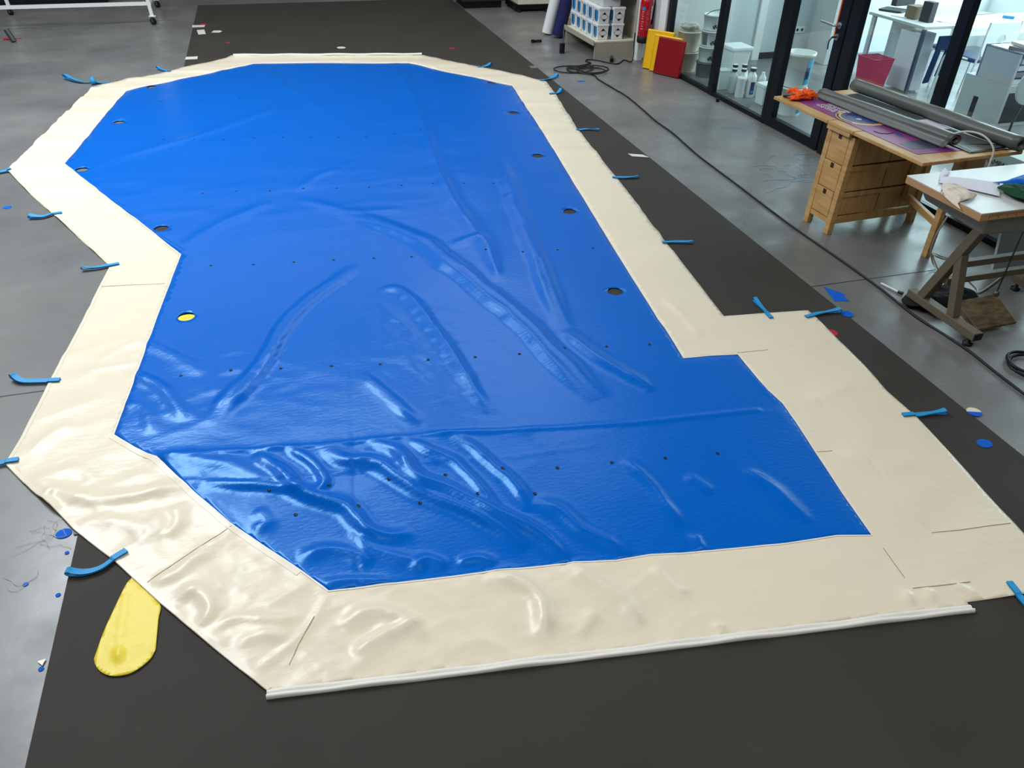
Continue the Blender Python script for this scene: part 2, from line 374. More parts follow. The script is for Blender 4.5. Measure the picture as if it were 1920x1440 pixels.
def catmull(p, n=6):
    out = []
    q = [p[0]]+list(p)+[p[-1]]
    for i in range(1, len(q)-2):
        for k in range(n):
            t = k/n; a, b, c, d_ = q[i-1], q[i], q[i+1], q[i+2]
            out.append(tuple(.5*((2*b[j])+(-a[j]+c[j])*t+(2*a[j]-5*b[j]+4*c[j]-d_[j])*t*t+(-a[j]+3*b[j]-3*c[j]+d_[j])*t**3) for j in range(len(b))))
    out.append(tuple(p[-1])); return out

# ridges: (polyline, half width, height, flat-topped)
FOLDS = [
 ([(0.356, 5.482), (0.539, 5.240), (0.770, 4.907), (0.950, 4.367), (1.133, 3.761), (1.242, 3.210), (1.324, 2.833)], .070, .036, 1),
 ([(1.417, 9.907), (1.354, 8.270), (1.220, 6.599), (1.166, 5.497), (1.198, 4.714), (1.171, 4.162)], .055, .026, 0),
 ([(1.778, 6.331), (1.624, 5.388), (1.512, 4.551), (1.423, 3.886), (1.378, 3.513)], .050, .026, 1),
 ([(1.378, 3.513), (1.428, 3.298), (1.501, 3.090), (1.617, 2.836)], .036, .020, 0),
 ([(0.322, 4.601), (0.210, 4.439), (0.030, 4.237), (-0.172, 3.909), (-0.296, 3.555), (-0.429, 3.323), (-0.544, 3.104)], .046, .029, 1),
 ([(-0.477, 3.137), (-0.404, 3.293), (-0.273, 3.424)], .03, .010, 0),
 ([(0.376, 4.184), (0.496, 4.224), (0.584, 4.064), (0.677, 3.575), (0.710, 3.219), (0.750, 2.857)], .032, .021, 0),
 ([(0.209, 3.374), (0.289, 3.159), (0.384, 2.932), (0.428, 2.890)], .032, .018, 0),
 ([(0.976, 4.726), (1.125, 4.802), (1.219, 4.797), (1.202, 4.543), (1.177, 4.220)], .028, .019, 0),
 ([(-0.268, 10.192), (0.204, 8.722), (0.537, 7.610)], .06, .010, 0),
 ([(-1.433, 7.071), (-0.945, 7.414), (-0.540, 7.765), (0.023, 8.358)], .06, .010, 0),
 ([(-0.773, 5.072), (-0.579, 5.418), (-0.167, 5.815)], .05, .009, 0),
 ([(0.040, 5.986), (0.229, 6.297), (0.413, 6.406)], .04, .008, 0),
 ([(0.031, 5.822), (0.213, 5.619), (0.375, 5.477), (0.784, 5.430)], .05, .008, 0),
 ([(-0.963, 3.996), (-0.817, 3.875), (-0.561, 3.548)], .04, .012, 0),
 ([(-0.944, 3.672), (-0.761, 3.456), (-0.647, 3.181)], .032, .018, 0),
 ([(-0.952, 3.391), (-0.848, 3.320), (-0.784, 3.114)], .03, .010, 0),
 # big folds of the near end
 ([(-0.747, 2.922), (-0.609, 2.870), (-0.450, 2.777), (-0.294, 2.646), (-0.197, 2.576)], .05, .016, 0),
 ([(-0.547, 2.690), (-0.427, 2.651), (-0.296, 2.602), (-0.166, 2.547), (-0.076, 2.553)], .022, .018, 0),
 ([(-0.340, 2.829), (-0.248, 2.705), (-0.166, 2.543), (-0.062, 2.449), (0.019, 2.379), (0.088, 2.236), (0.177, 2.182), (0.264, 2.189)], .032, .032, 0),
 ([(-0.195, 2.851), (-0.086, 2.709), (-0.046, 2.580), (-0.102, 2.509)], .022, .020, 0),
 ([(-0.053, 2.830), (0.053, 2.695), (0.165, 2.643), (0.235, 2.558), (0.338, 2.409), (0.471, 2.274), (0.576, 2.151), (0.672, 1.976)], .036, .030, 0),
 ([(0.163, 2.812), (0.280, 2.687), (0.341, 2.488), (0.470, 2.374), (0.613, 2.203), (0.744, 2.029), (0.815, 1.878)], .036, .036, 0),
 ([(0.334, 2.791), (0.413, 2.679), (0.511, 2.558), (0.574, 2.415), (0.628, 2.216)], .03, .018, 0),
 ([(0.552, 2.741), (0.647, 2.559), (0.732, 2.373), (0.768, 2.178)], .028, .019, 0),
 ([(0.787, 2.238), (0.876, 2.149), (0.925, 2.026), (1.003, 1.930), (1.058, 1.843)], .035, .018, 0),
 ([(1.261, 2.378), (1.297, 2.222), (1.316, 2.047), (1.333, 1.932)], .028, .012, 0),
 ([(1.764, 2.188), (1.826, 2.046), (1.854, 1.807)], .03, .012, 0),
 ([(1.483, 2.208), (1.560, 2.082)], .03, .008, 0),
 ([(1.355, 1.880), (1.356, 1.791)], .02, .010, 0),
 ([(-0.365, 2.358), (-0.302, 2.387), (-0.342, 2.476)], .03, .010, 0),
 ([(-0.188, 2.166), (-0.086, 2.180), (0.013, 2.140), (0.086, 2.064)], .03, .016, 0),
 ([(0.026, 2.253), (0.077, 2.151), (0.209, 2.058), (0.284, 2.010)], .025, .014, 0),
 ([(0.237, 1.982), (0.289, 2.037), (0.360, 1.976)], .025, .014, 0),
 ([(-0.119, 2.025), (0.037, 1.996), (0.152, 1.960)], .02, .010, 0),
 ([(0.406, 1.991), (0.489, 1.983), (0.539, 1.928)], .022, .012, 0),
 # cream border
 ([(-1.262, 2.922), (-1.069, 2.752), (-0.907, 2.692), (-0.730, 2.694), (-0.580, 2.688)], .04, .018, 0),
 ([(-1.144, 2.839), (-1.183, 2.766), (-1.126, 2.670)], .028, .019, 0),
 ([(-1.023, 2.581), (-0.880, 2.542), (-0.712, 2.452), (-0.742, 2.583)], .04, .012, 0),
 ([(-0.660, 2.593), (-0.643, 2.478), (-0.689, 2.416)], .03, .012, 0),
 ([(-0.711, 2.186), (-0.637, 2.206), (-0.563, 2.267), (-0.505, 2.265)], .03, .012, 0),
 ([(-0.611, 2.070), (-0.557, 2.106), (-0.499, 2.015), (-0.532, 1.929)], .028, .019, 0),
 ([(-0.514, 1.901), (-0.406, 1.941), (-0.279, 1.895), (-0.185, 1.905)], .03, .012, 0),
 ([(-0.424, 1.820), (-0.317, 1.835), (-0.247, 1.794)], .025, .012, 0),
 ([(-0.355, 1.704), (-0.211, 1.795), (-0.130, 1.890), (-0.089, 1.966)], .014, .007, 0),
 ([(-0.063, 1.800), (0.055, 1.840), (0.161, 1.775), (0.219, 1.677)], .032, .020, 0),
 ([(-0.039, 1.681), (0.115, 1.729), (0.237, 1.766)], .028, .019, 0),
 ([(0.489, 1.900), (0.577, 1.837), (0.647, 1.727), (0.637, 1.633), (0.591, 1.553)], .035, .026, 0),
 ([(0.802, 1.870), (0.873, 1.769), (0.952, 1.644), (0.961, 1.520)], .035, .024, 0),
 ([(1.127, 1.768), (1.165, 1.637), (1.216, 1.650)], .024, .014, 0),
 ([(0.725, 1.539), (0.839, 1.626)], .02, .010, 0),
 ([(1.218, 1.427), (1.250, 1.465)], .02, .012, 0),
 ([(-0.879, 3.974), (-1.009, 3.924), (-1.101, 3.815)], .03, .007, 0),
 ([(-0.887, 3.760), (-1.029, 3.745), (-1.140, 3.723), (-1.181, 3.660)], .028, .007, 0),
 ([(-1.298, 3.113), (-1.232, 3.232), (-1.147, 3.271)], .03, .008, 0),
 ([(-1.104, 4.804), (-1.005, 5.088), (-0.841, 5.089)], .03, .008, 0),
 ([(2.077, 3.722), (2.119, 3.447), (2.100, 3.210)], .03, .010, 0),
 ([(2.285, 2.544), (2.498, 2.582), (2.665, 2.636)], .05, .008, 0),
 ([(2.395, 3.135), (2.568, 2.977), (2.810, 3.029)], .05, .007, 0),
 ([(2.218, 2.181), (2.363, 2.029), (2.554, 2.015)], .05, .007, 0),
 ([(2.013, 1.417), (1.976, 1.353)], .02, .010, 0), ([(2.100, 1.404), (2.062, 1.342)], .02, .008, 0), ([(2.212, 1.392), (2.248, 1.322)], .02, .007, 0),
]
SEAM_R = [[(2.615, 3.385), (2.449, 2.845), (2.377, 2.408), (2.340, 2.035), (2.275, 1.725), (2.309, 1.638)], [(0.335, 5.290), (0.203, 3.934), (0.129, 3.109), (0.017, 1.963)]]
CRUMP = [(-0.781, 2.931), (-0.358, 2.864), (-0.006, 2.817), (0.187, 2.805), (0.507, 2.769), (0.929, 2.691), (1.443, 2.610), (2.048, 2.552)]
STEP2 = [(-0.735, 2.764), (-0.361, 2.640), (-0.070, 2.622), (0.303, 2.606), (0.776, 2.525), (1.181, 2.503)]
PATCH = [(0.672, 3.154), (0.591, 3.597), (0.526, 3.915)]

FOLDS = [(catmull(p, 5), w, h_, k) for p, w, h_, k in FOLDS]
def height(X, Y):
    X = np.asarray(X, float); Y = np.asarray(Y, float)
    # which side: inside the blue field or on the cream border
    blue = inpoly(X, Y, INN); db, _, _ = pdist(X, Y, list(INN)+[INN[0]])
    blue = np.clip(.5+np.where(blue, db, -db)/.09, 0, 1)
    near = np.clip((3.4-Y)/.9, 0, 1)
    h = np.full(X.shape, .010)
    wob = (fbm(X*3, Y*3, 91)-.5)*.06
    for pl, w, a, flat in FOLDS:
        x0 = min(p[0] for p in pl)-4*w; x1 = max(p[0] for p in pl)+4*w; y0 = min(p[1] for p in pl)-4*w; y1 = max(p[1] for p in pl)+4*w
        m = (X > x0) & (X < x1) & (Y > y0) & (Y < y1)
        if not m.any(): continue
        d, t, sd = pdist(X[m]+wob[m]*.6, Y[m]+wob[m]*.4, pl)
        tap = np.clip(np.minimum(t, 1-t)*5, 0, 1)**.7
        ww = w*(.85+.3*vn(X[m]*5, Y[m]*5, 5))
        g = np.exp(-(d/ww)**(3.6 if flat else 1.8))
        if flat: g = g-.34*np.exp(-(d/(ww*.5))**2)
        h[m] = np.maximum(h[m], h[m]*.6+a*g*tap*(.85+.3*vn(X[m]*6, Y[m]*6, 9))+.004)
    d, t, sd = pdist(X, Y, CRUMP)
    left = np.clip((1.6-X)/2.2, .15, 1)
    side = (sd < 0)
    cr = np.where(side, np.exp(-d/.16), np.exp(-(d/.018)**2))*blue
    h = h+cr*left*(.008+.034*(ridged(X*2.7+Y*.8, Y*2.9-X*.7, 21, 3)-.3))
    h = h+blue*np.exp(-(d/.012)**2)*.006
    d2, t2, s2 = pdist(X, Y, STEP2)
    h = h+blue*np.exp(-(d2/.012)**2)*.004*left
    zone = np.where(side, np.clip(1-d/1.6, 0, 1), 0)*blue
    h = h+zone*left*.010*(fbm(X*3.1+Y*1.2, Y*3.4-X*1.6, 33, 2)-.5)
    d3, t3, s3 = pdist(X, Y, PATCH)
    h = h+blue*np.exp(-(d3/.30)**2)*.011*(ridged(X*6+Y*2, Y*4.5, 44)-.35)
    # left side of the blue, beside the concave corner
    d4 = np.hypot(X+.45, Y-3.4)
    h = h+blue*np.exp(-(d4/.5)**2)*.012*(ridged(X*2.2+Y*2.8, Y*4.5-X, 51)-.4)
    h = h+blue*.006*(fbm(X*1.1+Y*.3, Y*1.5, 61)-.5)
    h = h+blue*np.clip((Y-4)/2, 0, 1)*.005*(ridged(X*.9+Y*.7, Y*2.6-X*.4, 71)-.4)
    # cream: cross ripples far away, crumples at the near left
    cm = 1-blue
    far = np.clip((Y-3.6)/2, 0, 1)
    h = h+cm*far*.017*(fbm(X*1.2, Y*6+X*1.0, 81, 2)-.5)*2
    nl = np.clip((2.0-X)/1.8, 0, 1)*near
    h = h+cm*(nl*.011+.0015)*(ridged(X*4+Y*3, Y*4.5-X*2, 83)-.4)
    mid = np.clip((X-1.4)/.6, 0, 1)*np.clip((3.9-Y)/.4, 0, 1)
    h = h+cm*mid*.022*(fbm(X*2.2-Y*1.2, Y*2.6, 87, 2)-.5)
    ml = np.clip((-.4-X)/.5, 0, 1)*np.clip(1-np.abs(Y-4)/1.6, 0, 1)
    h = h+cm*ml*.010*(ridged(X*2+Y*1.0, Y*4-X*1.5, 89)-.4)
    for sm_ in SEAM_R:
        ds, ts, ss = pdist(X, Y, sm_); h = h-np.exp(-(ds/.008)**2)*.0035
    return np.maximum(h, .0055)
def inpoly(X, Y, poly):
    ins = np.zeros(X.shape, bool); n = len(poly); j = n-1
    for i in range(n):
        xi, yi = poly[i][:2]; xj, yj = poly[j][:2]
        c = ((yi > Y) != (yj > Y)) & (X < (xj-xi)*(Y-yi)/((yj-yi) if yj != yi else 1e-9)+xi); ins ^= c; j = i
    return ins
def hz(x, y): return float(height(np.array([x]), np.array([y]))[0])

def grid_pts(poly, holes_poly, excl):
    xs = [p[0] for p in poly]; ys = [p[1] for p in poly]; out = []
    bands = [(-9, 2.9, .0155), (2.9, 4.4, .024), (4.4, 7, .038), (7, 20, .055)]
    for y0, y1, s in bands:
        y0 = max(y0, min(ys)); y1 = min(y1, max(ys))
        if y1 <= y0: continue
        gy = np.arange(y0, y1, s*.87); gx = np.arange(min(xs), max(xs), s)
        X, Y = np.meshgrid(gx, gy); X = X+(np.arange(len(gy)) % 2)[:, None]*s/2
        X = X.ravel(); Y = Y.ravel()
        m = inpoly(X, Y, poly)
        for hp in holes_poly: m &= ~inpoly(X, Y, hp)
        X = X[m]; Y = Y[m]; S = s*.45
        for ring in excl:
            rg = np.array(ring+[ring[0]])
            keep = np.ones(X.shape, bool)
            for i in range(len(rg)-1):
                ax, ay = rg[i]; bx, by = rg[i+1]; l = math.hypot(bx-ax, by-ay)
                if l < 1e-6: continue
                mm = (X > min(ax, bx)-S) & (X < max(ax, bx)+S) & (Y > min(ay, by)-S) & (Y < max(ay, by)+S)
                if not mm.any(): continue
                dx = (bx-ax)/l; dy = (by-ay)/l; t = np.clip((X[mm]-ax)*dx+(Y[mm]-ay)*dy, 0, l)
                dd = np.hypot(X[mm]-ax-dx*t, Y[mm]-ay-dy*t); kk = keep[mm]; kk &= dd > S; keep[mm] = kk
            X = X[keep]; Y = Y[keep]
        out += list(zip(X.tolist(), Y.tolist()))
    return out

def sheet(name, m, outer, inner, parent):
    """triangulated cloth between an outline and its cut-outs, lifted to the relief"""
    rings = [outer]+inner; pts = []; ed = []
    for r_ in rings:
        o = len(pts); pts += r_; ed += [(o+i, o+(i+1) % len(r_)) for i in range(len(r_))]
    pts = pts+grid_pts(outer, inner, rings)
    v, e_, f, _, _, _ = geometry.delaunay_2d_cdt([Vector(p) for p in pts], ed, [], 0, 1e-6)
    V = np.array([(p.x, p.y) for p in v]); F = np.array([t for t in f if len(t) == 3])
    c = V[F].mean(1); keep = inpoly(c[:, 0], c[:, 1], outer)
    for r_ in inner: keep &= ~inpoly(c[:, 0], c[:, 1], r_)
    F = F[keep]
    Z = height(V[:, 0], V[:, 1])
    me = bpy.data.meshes.new(name)
    me.from_pydata([(x, y, z) for (x, y), z in zip(V.tolist(), Z.tolist())], [], F.tolist()); me.update()
    me.polygons.foreach_set('use_smooth', [True]*len(F))
    bm = bmesh.new(); bm.from_mesh(me)
    lv = [v_ for v_ in bm.verts if not v_.link_faces]; bmesh.ops.delete(bm, geom=lv, context='VERTS')
    for f_ in bm.faces:
        if f_.normal.z < 0: f_.normal_flip()
    bm.to_mesh(me); bm.free()
    o = bpy.data.objects.new(name, me); COL.objects.link(o); me.materials.append(m); o.parent = parent
    s_ = o.modifiers.new('thickness', 'SOLIDIFY'); s_.thickness = .0022; s_.offset = -1
    return o

CX, CY = 0., 0.
cover = thing('pool_cover', 'huge bright blue pool cover with wide cream border, spread over the dark mat', 'pool cover', (0, 0, 0))
outer = dens(OUT, .03); innr = dens(INN, .03)
holes = [[(cx+r_*math.cos(2*PI*k/24), cy+r_*math.sin(2*PI*k/24)) for k in range(24)] for cx, cy, r_ in HOLES]
# cut-outs that touch the rim of the blue field stay inside it
bh = []
for hp in holes:
    a = np.array(hp); 
    if inpoly(a[:, 0], a[:, 1], INN).all(): bh.append(hp)
    else:
        cx, cy = a.mean(0); cc = np.array([.85, 6.0])-np.array([cx, cy]); cc = cc/np.linalg.norm(cc)
        for q in range(30):
            a = a+cc*.006
            if inpoly(a[:, 0], a[:, 1], INN).all(): break
        a = a+cc*.006; bh.append([tuple(p) for p in a.tolist()])
sheet('blue_panel', M['blue_pvc'], innr, bh, cover)
sheet('cream_border', M['cream_pvc'], outer, [innr], cover)

def ribbon(name, m, line, off0, off1, lift, parent, thick=.0018, closed=False):
    """flat strip following a line, offset to one side, lying on the relief"""
    n = len(line); vs = []
    for i in range(n):
        a = line[(i-1) % n] if closed else line[max(i-1, 0)]; b = line[(i+1) % n] if closed else line[min(i+1, n-1)]
        dx, dy = b[0]-a[0], b[1]-a[1]; l = math.hypot(dx, dy) or 1; nx, ny = -dy/l, dx/l
        vs += [(line[i][0]+nx*off0, line[i][1]+ny*off0), (line[i][0]+nx*off1, line[i][1]+ny*off1)]
    V = np.array(vs); Z = height(V[:, 0], V[:, 1])+lift
    fs = [(2*i, 2*i+1, 2*((i+1) % n)+1, 2*((i+1) % n)) for i in range(n if closed else n-1)]
    vs3 = [(x, y, z) for (x, y), z in zip(vs, Z.tolist())]
    top = MB().add(vs3, fs, True)
    # sides
    o2 = [(x, y, z-thick-lift) for x, y, z in vs3]
    k = len(vs3); top.add(vs3+o2, [(2*i, 2*((i+1) % n), k+2*((i+1) % n), k+2*i) for i in range(n if closed else n-1)]+[(2*i+1, 2*((i+1) % n)+1, k+2*((i+1) % n)+1, k+2*i+1) for i in range(n if closed else n-1)])
    return top.build(name, m, parent)
def seg(line, i0, i1, step=.03):
    p = line[i0:i1+1]; out = []
    for i in range(len(p)-1):
        a, b = p[i], p[i+1]; n = max(1, int(math.hypot(a[0]-b[0], a[1]-b[1])/step))
        out += [(a[0]+(b[0]-a[0])*k/n, a[1]+(b[1]-a[1])*k/n) for k in range(n)]
    out.append(p[-1]); return out
sgn = 1 if sum(INN[i][0]*INN[(i+1) % len(INN)][1]-INN[(i+1) % len(INN)][0]*INN[i][1] for i in range(len(INN))) < 0 else -1
ribbon('weld_strip', M['white_pvc'], innr, -.001*sgn, .005*sgn, .0022, cover, closed=True)
INC = INN+[INN[0]]
ribbon('weld_band', M['strip_cream'], seg(INC, 33, 38), .004*sgn, .026*sgn, .0018, cover)
OUC = OUT+[OUT[0]]
so = sgn
ribbon('hem', M['strip_cream'], seg(OUC, 34, 43), -.002*so, -.018*so, .0016, cover)
ribbon('hem', M['strip_cream'], seg(OUC, 43, 48), -.002*so, -.018*so, .0016, cover)
ribbon('hem', M['strip_cream'], seg(OUC, 52, 56), -.003*so, -.045*so, .0016, cover)
# white pole pocket sewn along the near edge: a flattened double tube
def pocket(name, a, b, depth_a, depth_b, m, hgt=.022, n=60):
    ax, ay = a; bx, by = b; L = math.hypot(bx-ax, by-ay); dx, dy = (bx-ax)/L, (by-ay)/L; nx, ny = dy, -dx   # away from the cover
    prof = [(0, .010), (.08, .016), (.25, hgt*.8), (.42, hgt*.70), (.50, hgt*.52), (.58, hgt*.75), (.75, hgt), (.92, hgt*.8), (1.0, hgt*.45), (.97, .004), (.5, .0045), (.03, .0045)]
    rings = []
    for i in range(n+1):
        t = i/n; d_ = depth_a+(depth_b-depth_a)*t; wv = .002*math.sin(t*23)+.0015*math.sin(t*61)
        rings.append([(ax+dx*L*t+nx*d_*u-nx*.004, ay+dy*L*t+ny*d_*u-ny*.004, z*(1+.12*math.sin(t*37+u*3))+(wv if z > .006 else 0)) for u, z in prof])
    return MB().loft(rings, True).build(name, m, cover)
pa, pb = [(-0.320, 1.613), (2.185, 1.288)]
pocket('pole_pocket', pa, pb, 0.0337, 0.0360, M['white_pvc'])
pc_, pd_ = [(-0.465, 10.674), (1.824, 10.281)]
fp = MB().tube([(pc_[0]+(pd_[0]-pc_[0])*t/20, pc_[1]+(pd_[1]-pc_[1])*t/20, .018+.003*math.sin(t*1.3)) for t in range(21)], .013, 10)
fp.build('far_pole_pocket', M['white_pvc'], cover)
# stitched slits in the cream at the near right corner and mitre seams
def slit(pts, w=.003, m='slit', name='seam_slit'):
    ribbon(name, M[m], seg(pts, 0, len(pts)-1), -w/2, w/2, .0018, cover, thick=.0018)
slit([(2.309, 1.635), (2.434, 1.614), (2.558, 1.602), (2.663, 1.589)]); slit([(2.033, 1.412), (2.141, 1.396), (2.272, 1.381)]); slit([(2.059, 1.616), (2.049, 1.538), (2.039, 1.464)], .002)
slit([(-0.733, 2.190), (-0.622, 2.275), (-0.436, 2.408)], .0022); slit([(-0.150, 1.871), (-0.213, 1.762), (-0.246, 1.695)], .002)
slit([(-1.407, 4.750), (-1.212, 4.680), (-0.843, 4.637)][1:], .002); slit([(2.218, 3.050), (2.400, 3.031)], .0016); slit([(2.134, 2.204), (2.223, 2.188)], .0016)

# eyelets
eb = MB().lathe([(.0085, 0), (.0085, .0018), (.0062, .0024), (.0050, .0010), (.0001, .0008)], n=14)
ey0 = eb.build('eyelet', M['eyelet'], cover)
EY = [(-0.692, 3.572), (-0.446, 3.553), (-0.198, 3.509), (0.059, 3.463), (0.308, 3.420), (0.561, 3.396), (0.810, 3.359), (1.050, 3.329), (1.304, 3.318), (1.538, 3.281), (1.777, 3.242), (-0.283, 2.572), (-0.038, 2.547), (0.216, 2.510), (0.459, 2.484), (0.708, 2.443), (0.950, 2.401), (1.199, 2.372), (1.447, 2.340), (1.695, 2.308), (-0.185, 2.405), (0.069, 2.381), (0.320, 2.340), (0.566, 2.324), (0.803, 2.268), (-0.578, 4.816), (-0.315, 4.767), (-0.064, 4.744), (0.189, 4.712), (0.446, 4.673), (0.692, 4.637), (0.946, 4.640), (1.188, 4.588), (1.430, 4.529), (1.669, 4.504), (1.912, 4.470), (-0.670, 6.098), (-0.426, 6.085), (-0.172, 6.025), (0.079, 6.022), (0.331, 5.974), (0.580, 5.927), (0.837, 5.913), (1.087, 5.889), (1.331, 5.844), (1.562, 5.789), (-1.053, 7.499), (-0.792, 7.440), (-0.534, 7.381), (-0.270, 7.352), (-0.022, 7.327), (0.222, 7.272), (0.472, 7.216), (0.718, 7.192), (0.976, 7.198), (1.234, 7.204), (-1.169, 8.772), (-0.784, 8.729), (-0.393, 8.705)]
for i, (x, y) in enumerate(EY):
    o = ey0 if i == 0 else ey0.copy()
    if i: COL.objects.link(o)
    o.parent = cover; o.location = (x, y, hz(x, y)+.0004)

# blue webbing loops sewn to the border
def strap(pts, w=.026, loop=.05, lift=.003, curl=.02):
    """pts: from the sewn end outwards; the outer end turns back on itself in a loop"""
    pl = []
    n = 10; m_ = len(pts)-1
    P_ = catmull(pts, 6) if m_ > 1 else [tuple(pts[0][j]+(pts[1][j]-pts[0][j])*k/8 for j in (0, 1)) for k in range(9)]
    L = len(P_)
    up = []; dn = []
    for i, (x, y) in enumerate(P_):
        t = i/(L-1)
        ax, ay = P_[max(i-1, 0)]; bx, by = P_[min(i+1, L-1)]; dx, dy = bx-ax, by-ay; l = math.hypot(dx, dy) or 1; nx, ny = -dy/l, dx/l
        ins = bool(inpoly(np.array([x]), np.array([y]), OUT)[0])
        base = (hz(x, y)+.003) if ins else .009+lift*math.sin(t*PI*.9)
        gap = .0035 if t < .6 else .0035+curl*.8*((t-.6)/.4)**1.6
        ta = 0 if ins else .5*math.sin(t*5+x*7)
        for arr, zz in ((up, base+gap), (dn, base)):
            arr.append((Vector((x-nx*w/2*math.cos(ta), y-ny*w/2*math.cos(ta), zz-w/2*math.sin(ta)*.4+.002)), Vector((x+nx*w/2*math.cos(ta), y+ny*w/2*math.cos(ta), zz+w/2*math.sin(ta)*.4+.002))))
    # close the outer end with a small turn
    e1 = up[-1]; e2 = dn[-1]; dx, dy = P_[-1][0]-P_[-2][0], P_[-1][1]-P_[-2][1]; l = math.hypot(dx, dy); dx /= l; dy /= l
    arc = []
    for k in range(1, 6):
        a = PI*k/6; q = []
        for s in (0, 1):
            c = (e1[s]+e2[s])/2; r_ = max(.004, (e1[s].z-e2[s].z)/2)
            q.append(c+Vector((dx*r_*1.3*math.sin(a), dy*r_*1.3*math.sin(a), r_*math.cos(a))))
        arc.append(tuple(q))
    band = up+arc+dn[::-1]
    b = MB(); vs = [p for pr in band for p in pr]
    b.add(vs, [(2*i, 2*i+1, 2*i+3, 2*i+2) for i in range(len(band)-1)])
    o = b.build('webbing_strap', M['strap'], cover, solid=.0018, fix=False)
    return o
strap([(-1.751, 9.635), (-1.842, 9.631), (-1.925, 9.694), (-2.069, 9.724), (-2.233, 9.919)], .05, curl=.05)
kn = MB(); kx, ky = (-1.916, 9.624)
kn.lathe([(.004, 0), (.028, .01), (.034, .03), (.022, .055), (.008, .075)], (kx, ky, .008), 12)
kn.build('strap_knot', M['strap'], cover)
strap([(-1.156, 10.011), (-1.229, 10.076), (-1.299, 10.166)], .034, curl=.03)
strap([(-2.170, 6.957), (-2.249, 6.925), (-2.323, 6.882)], .032, curl=.03)
strap([(-1.633, 5.951), (-1.691, 5.935), (-1.753, 5.891), (-1.826, 5.899)], .030, curl=.024)
strap([(-1.143, 4.988), (-1.217, 4.967), (-1.284, 4.953), (-1.346, 4.954)], .027)
strap([(-1.272, 3.674), (-1.333, 3.685), (-1.409, 3.700), (-1.461, 3.718), (-1.494, 3.751)], .030, curl=.03)
strap([(-1.338, 3.064), (-1.395, 3.060), (-1.435, 3.053), (-1.474, 3.042)], .027)
strap([(-0.824, 2.374), (-0.867, 2.341), (-0.909, 2.306), (-0.964, 2.297), (-1.013, 2.310)], .026, curl=.022)
strap([(2.362, 9.475), (2.444, 9.512), (2.534, 9.574)], .034, curl=.03)
strap([(2.922, 8.780), (3.020, 8.784), (3.165, 8.901)], .036, curl=.03)
strap([(2.834, 8.184), (2.910, 8.189), (2.989, 8.260)], .034, curl=.04)
strap([(2.691, 6.928), (2.798, 6.937), (2.899, 6.898)], .026, curl=.012)
strap([(2.555, 5.690), (2.646, 5.657), (2.759, 5.643)], .026, curl=.014)
strap([(2.414, 4.433), (2.517, 4.417), (2.619, 4.383)], .024, curl=.014)
strap([(2.603, 3.330), (2.607, 3.420), (2.616, 3.544)], .026, curl=.018)
strap([(2.809, 3.291), (2.890, 3.302), (2.964, 3.303), (3.038, 3.297)], .026, curl=.022)
strap([(2.714, 2.324), (2.798, 2.311), (2.872, 2.305), (2.932, 2.294)], .026, curl=.022)
strap([(2.408, 1.336), (2.396, 1.282), (2.389, 1.233), (2.393, 1.197)], .025, curl=.02)

# yellow sheet scraps
def scrap(name, label, cat, pts, m, z=.001, th=.003, group=None, loc=None):
    cx = sum(p[0] for p in pts)/len(pts); cy = sum(p[1] for p in pts)/len(pts)
    b = MB().prism([(x-cx, y-cy) for x, y in pts], 0, th).build(name, M[m] if isinstance(m, str) else m)
    b.location = (cx, cy, z); return tag(b, label, cat, group)
def disc(px, r, n=20, sx=1, sy=1, rot=0):
    return [(px[0]+r*sx*math.cos(2*PI*k/n)*math.cos(rot)-r*sy*math.sin(2*PI*k/n)*math.sin(rot), px[1]+r*sx*math.cos(2*PI*k/n)*math.sin(rot)+r*sy*math.sin(2*PI*k/n)*math.cos(rot)) for k in range(n)]
yp = catmull([(-0.794, 2.227), (-0.780, 2.237), (-0.685, 2.085), (-0.682, 2.005), (-0.681, 1.890), (-0.684, 1.869), (-0.697, 1.840), (-0.728, 1.813), (-0.763, 1.800), (-0.810, 1.806), (-0.845, 1.830), (-0.867, 1.862), (-0.876, 1.889), (-0.875, 1.906), (-0.856, 2.022), (-0.813, 2.193), (-0.794, 2.227)], 4)[:-1]
def tongue(name, label, outline, m):
    """thin sheet with a low relief of creases"""
    cx = sum(p[0] for p in outline)/len(outline); cy = sum(p[1] for p in outline)/len(outline)
    pts = list(outline); ed = [(i, (i+1) % len(outline)) for i in range(len(outline))]
    a = np.array(outline); gx, gy = np.meshgrid(np.arange(a[:, 0].min(), a[:, 0].max(), .012), np.arange(a[:, 1].min(), a[:, 1].max(), .012))
    gx = gx.ravel(); gy = gy.ravel(); k = inpoly(gx, gy, outline); pts += list(zip(gx[k].tolist(), gy[k].tolist()))
    v, e_, f, _, _, _ = geometry.delaunay_2d_cdt([Vector(p) for p in pts], ed, [], 1, 1e-5)
    V = np.array([(p.x, p.y) for p in v]); Z = .0045+.004*(ridged(V[:, 0]*9, V[:, 1]*7, 5)-.2)
    ridge, _, _ = pdist(V[:, 0], V[:, 1], [(-0.803, 2.147), (-0.801, 2.025), (-0.803, 1.891)])
    Z = Z+.003*np.exp(-(ridge/.014)**2); d_, _, _ = pdist(V[:, 0], V[:, 1], [(-0.798, 1.907), (-0.797, 1.868)]); Z = Z+.009*np.exp(-(d_/.010)**2)
    Z = np.where(inpoly(V[:, 0], V[:, 1], OUT), .0004, Z)
    b = MB().add([(x-cx, y-cy, z) for (x, y), z in zip(V.tolist(), Z.tolist())], [tuple(t) for t in f], True).build(name, m, solid=.001)
    b.location = (cx, cy, .0042)
    return tag(b, label, 'plastic sheet')
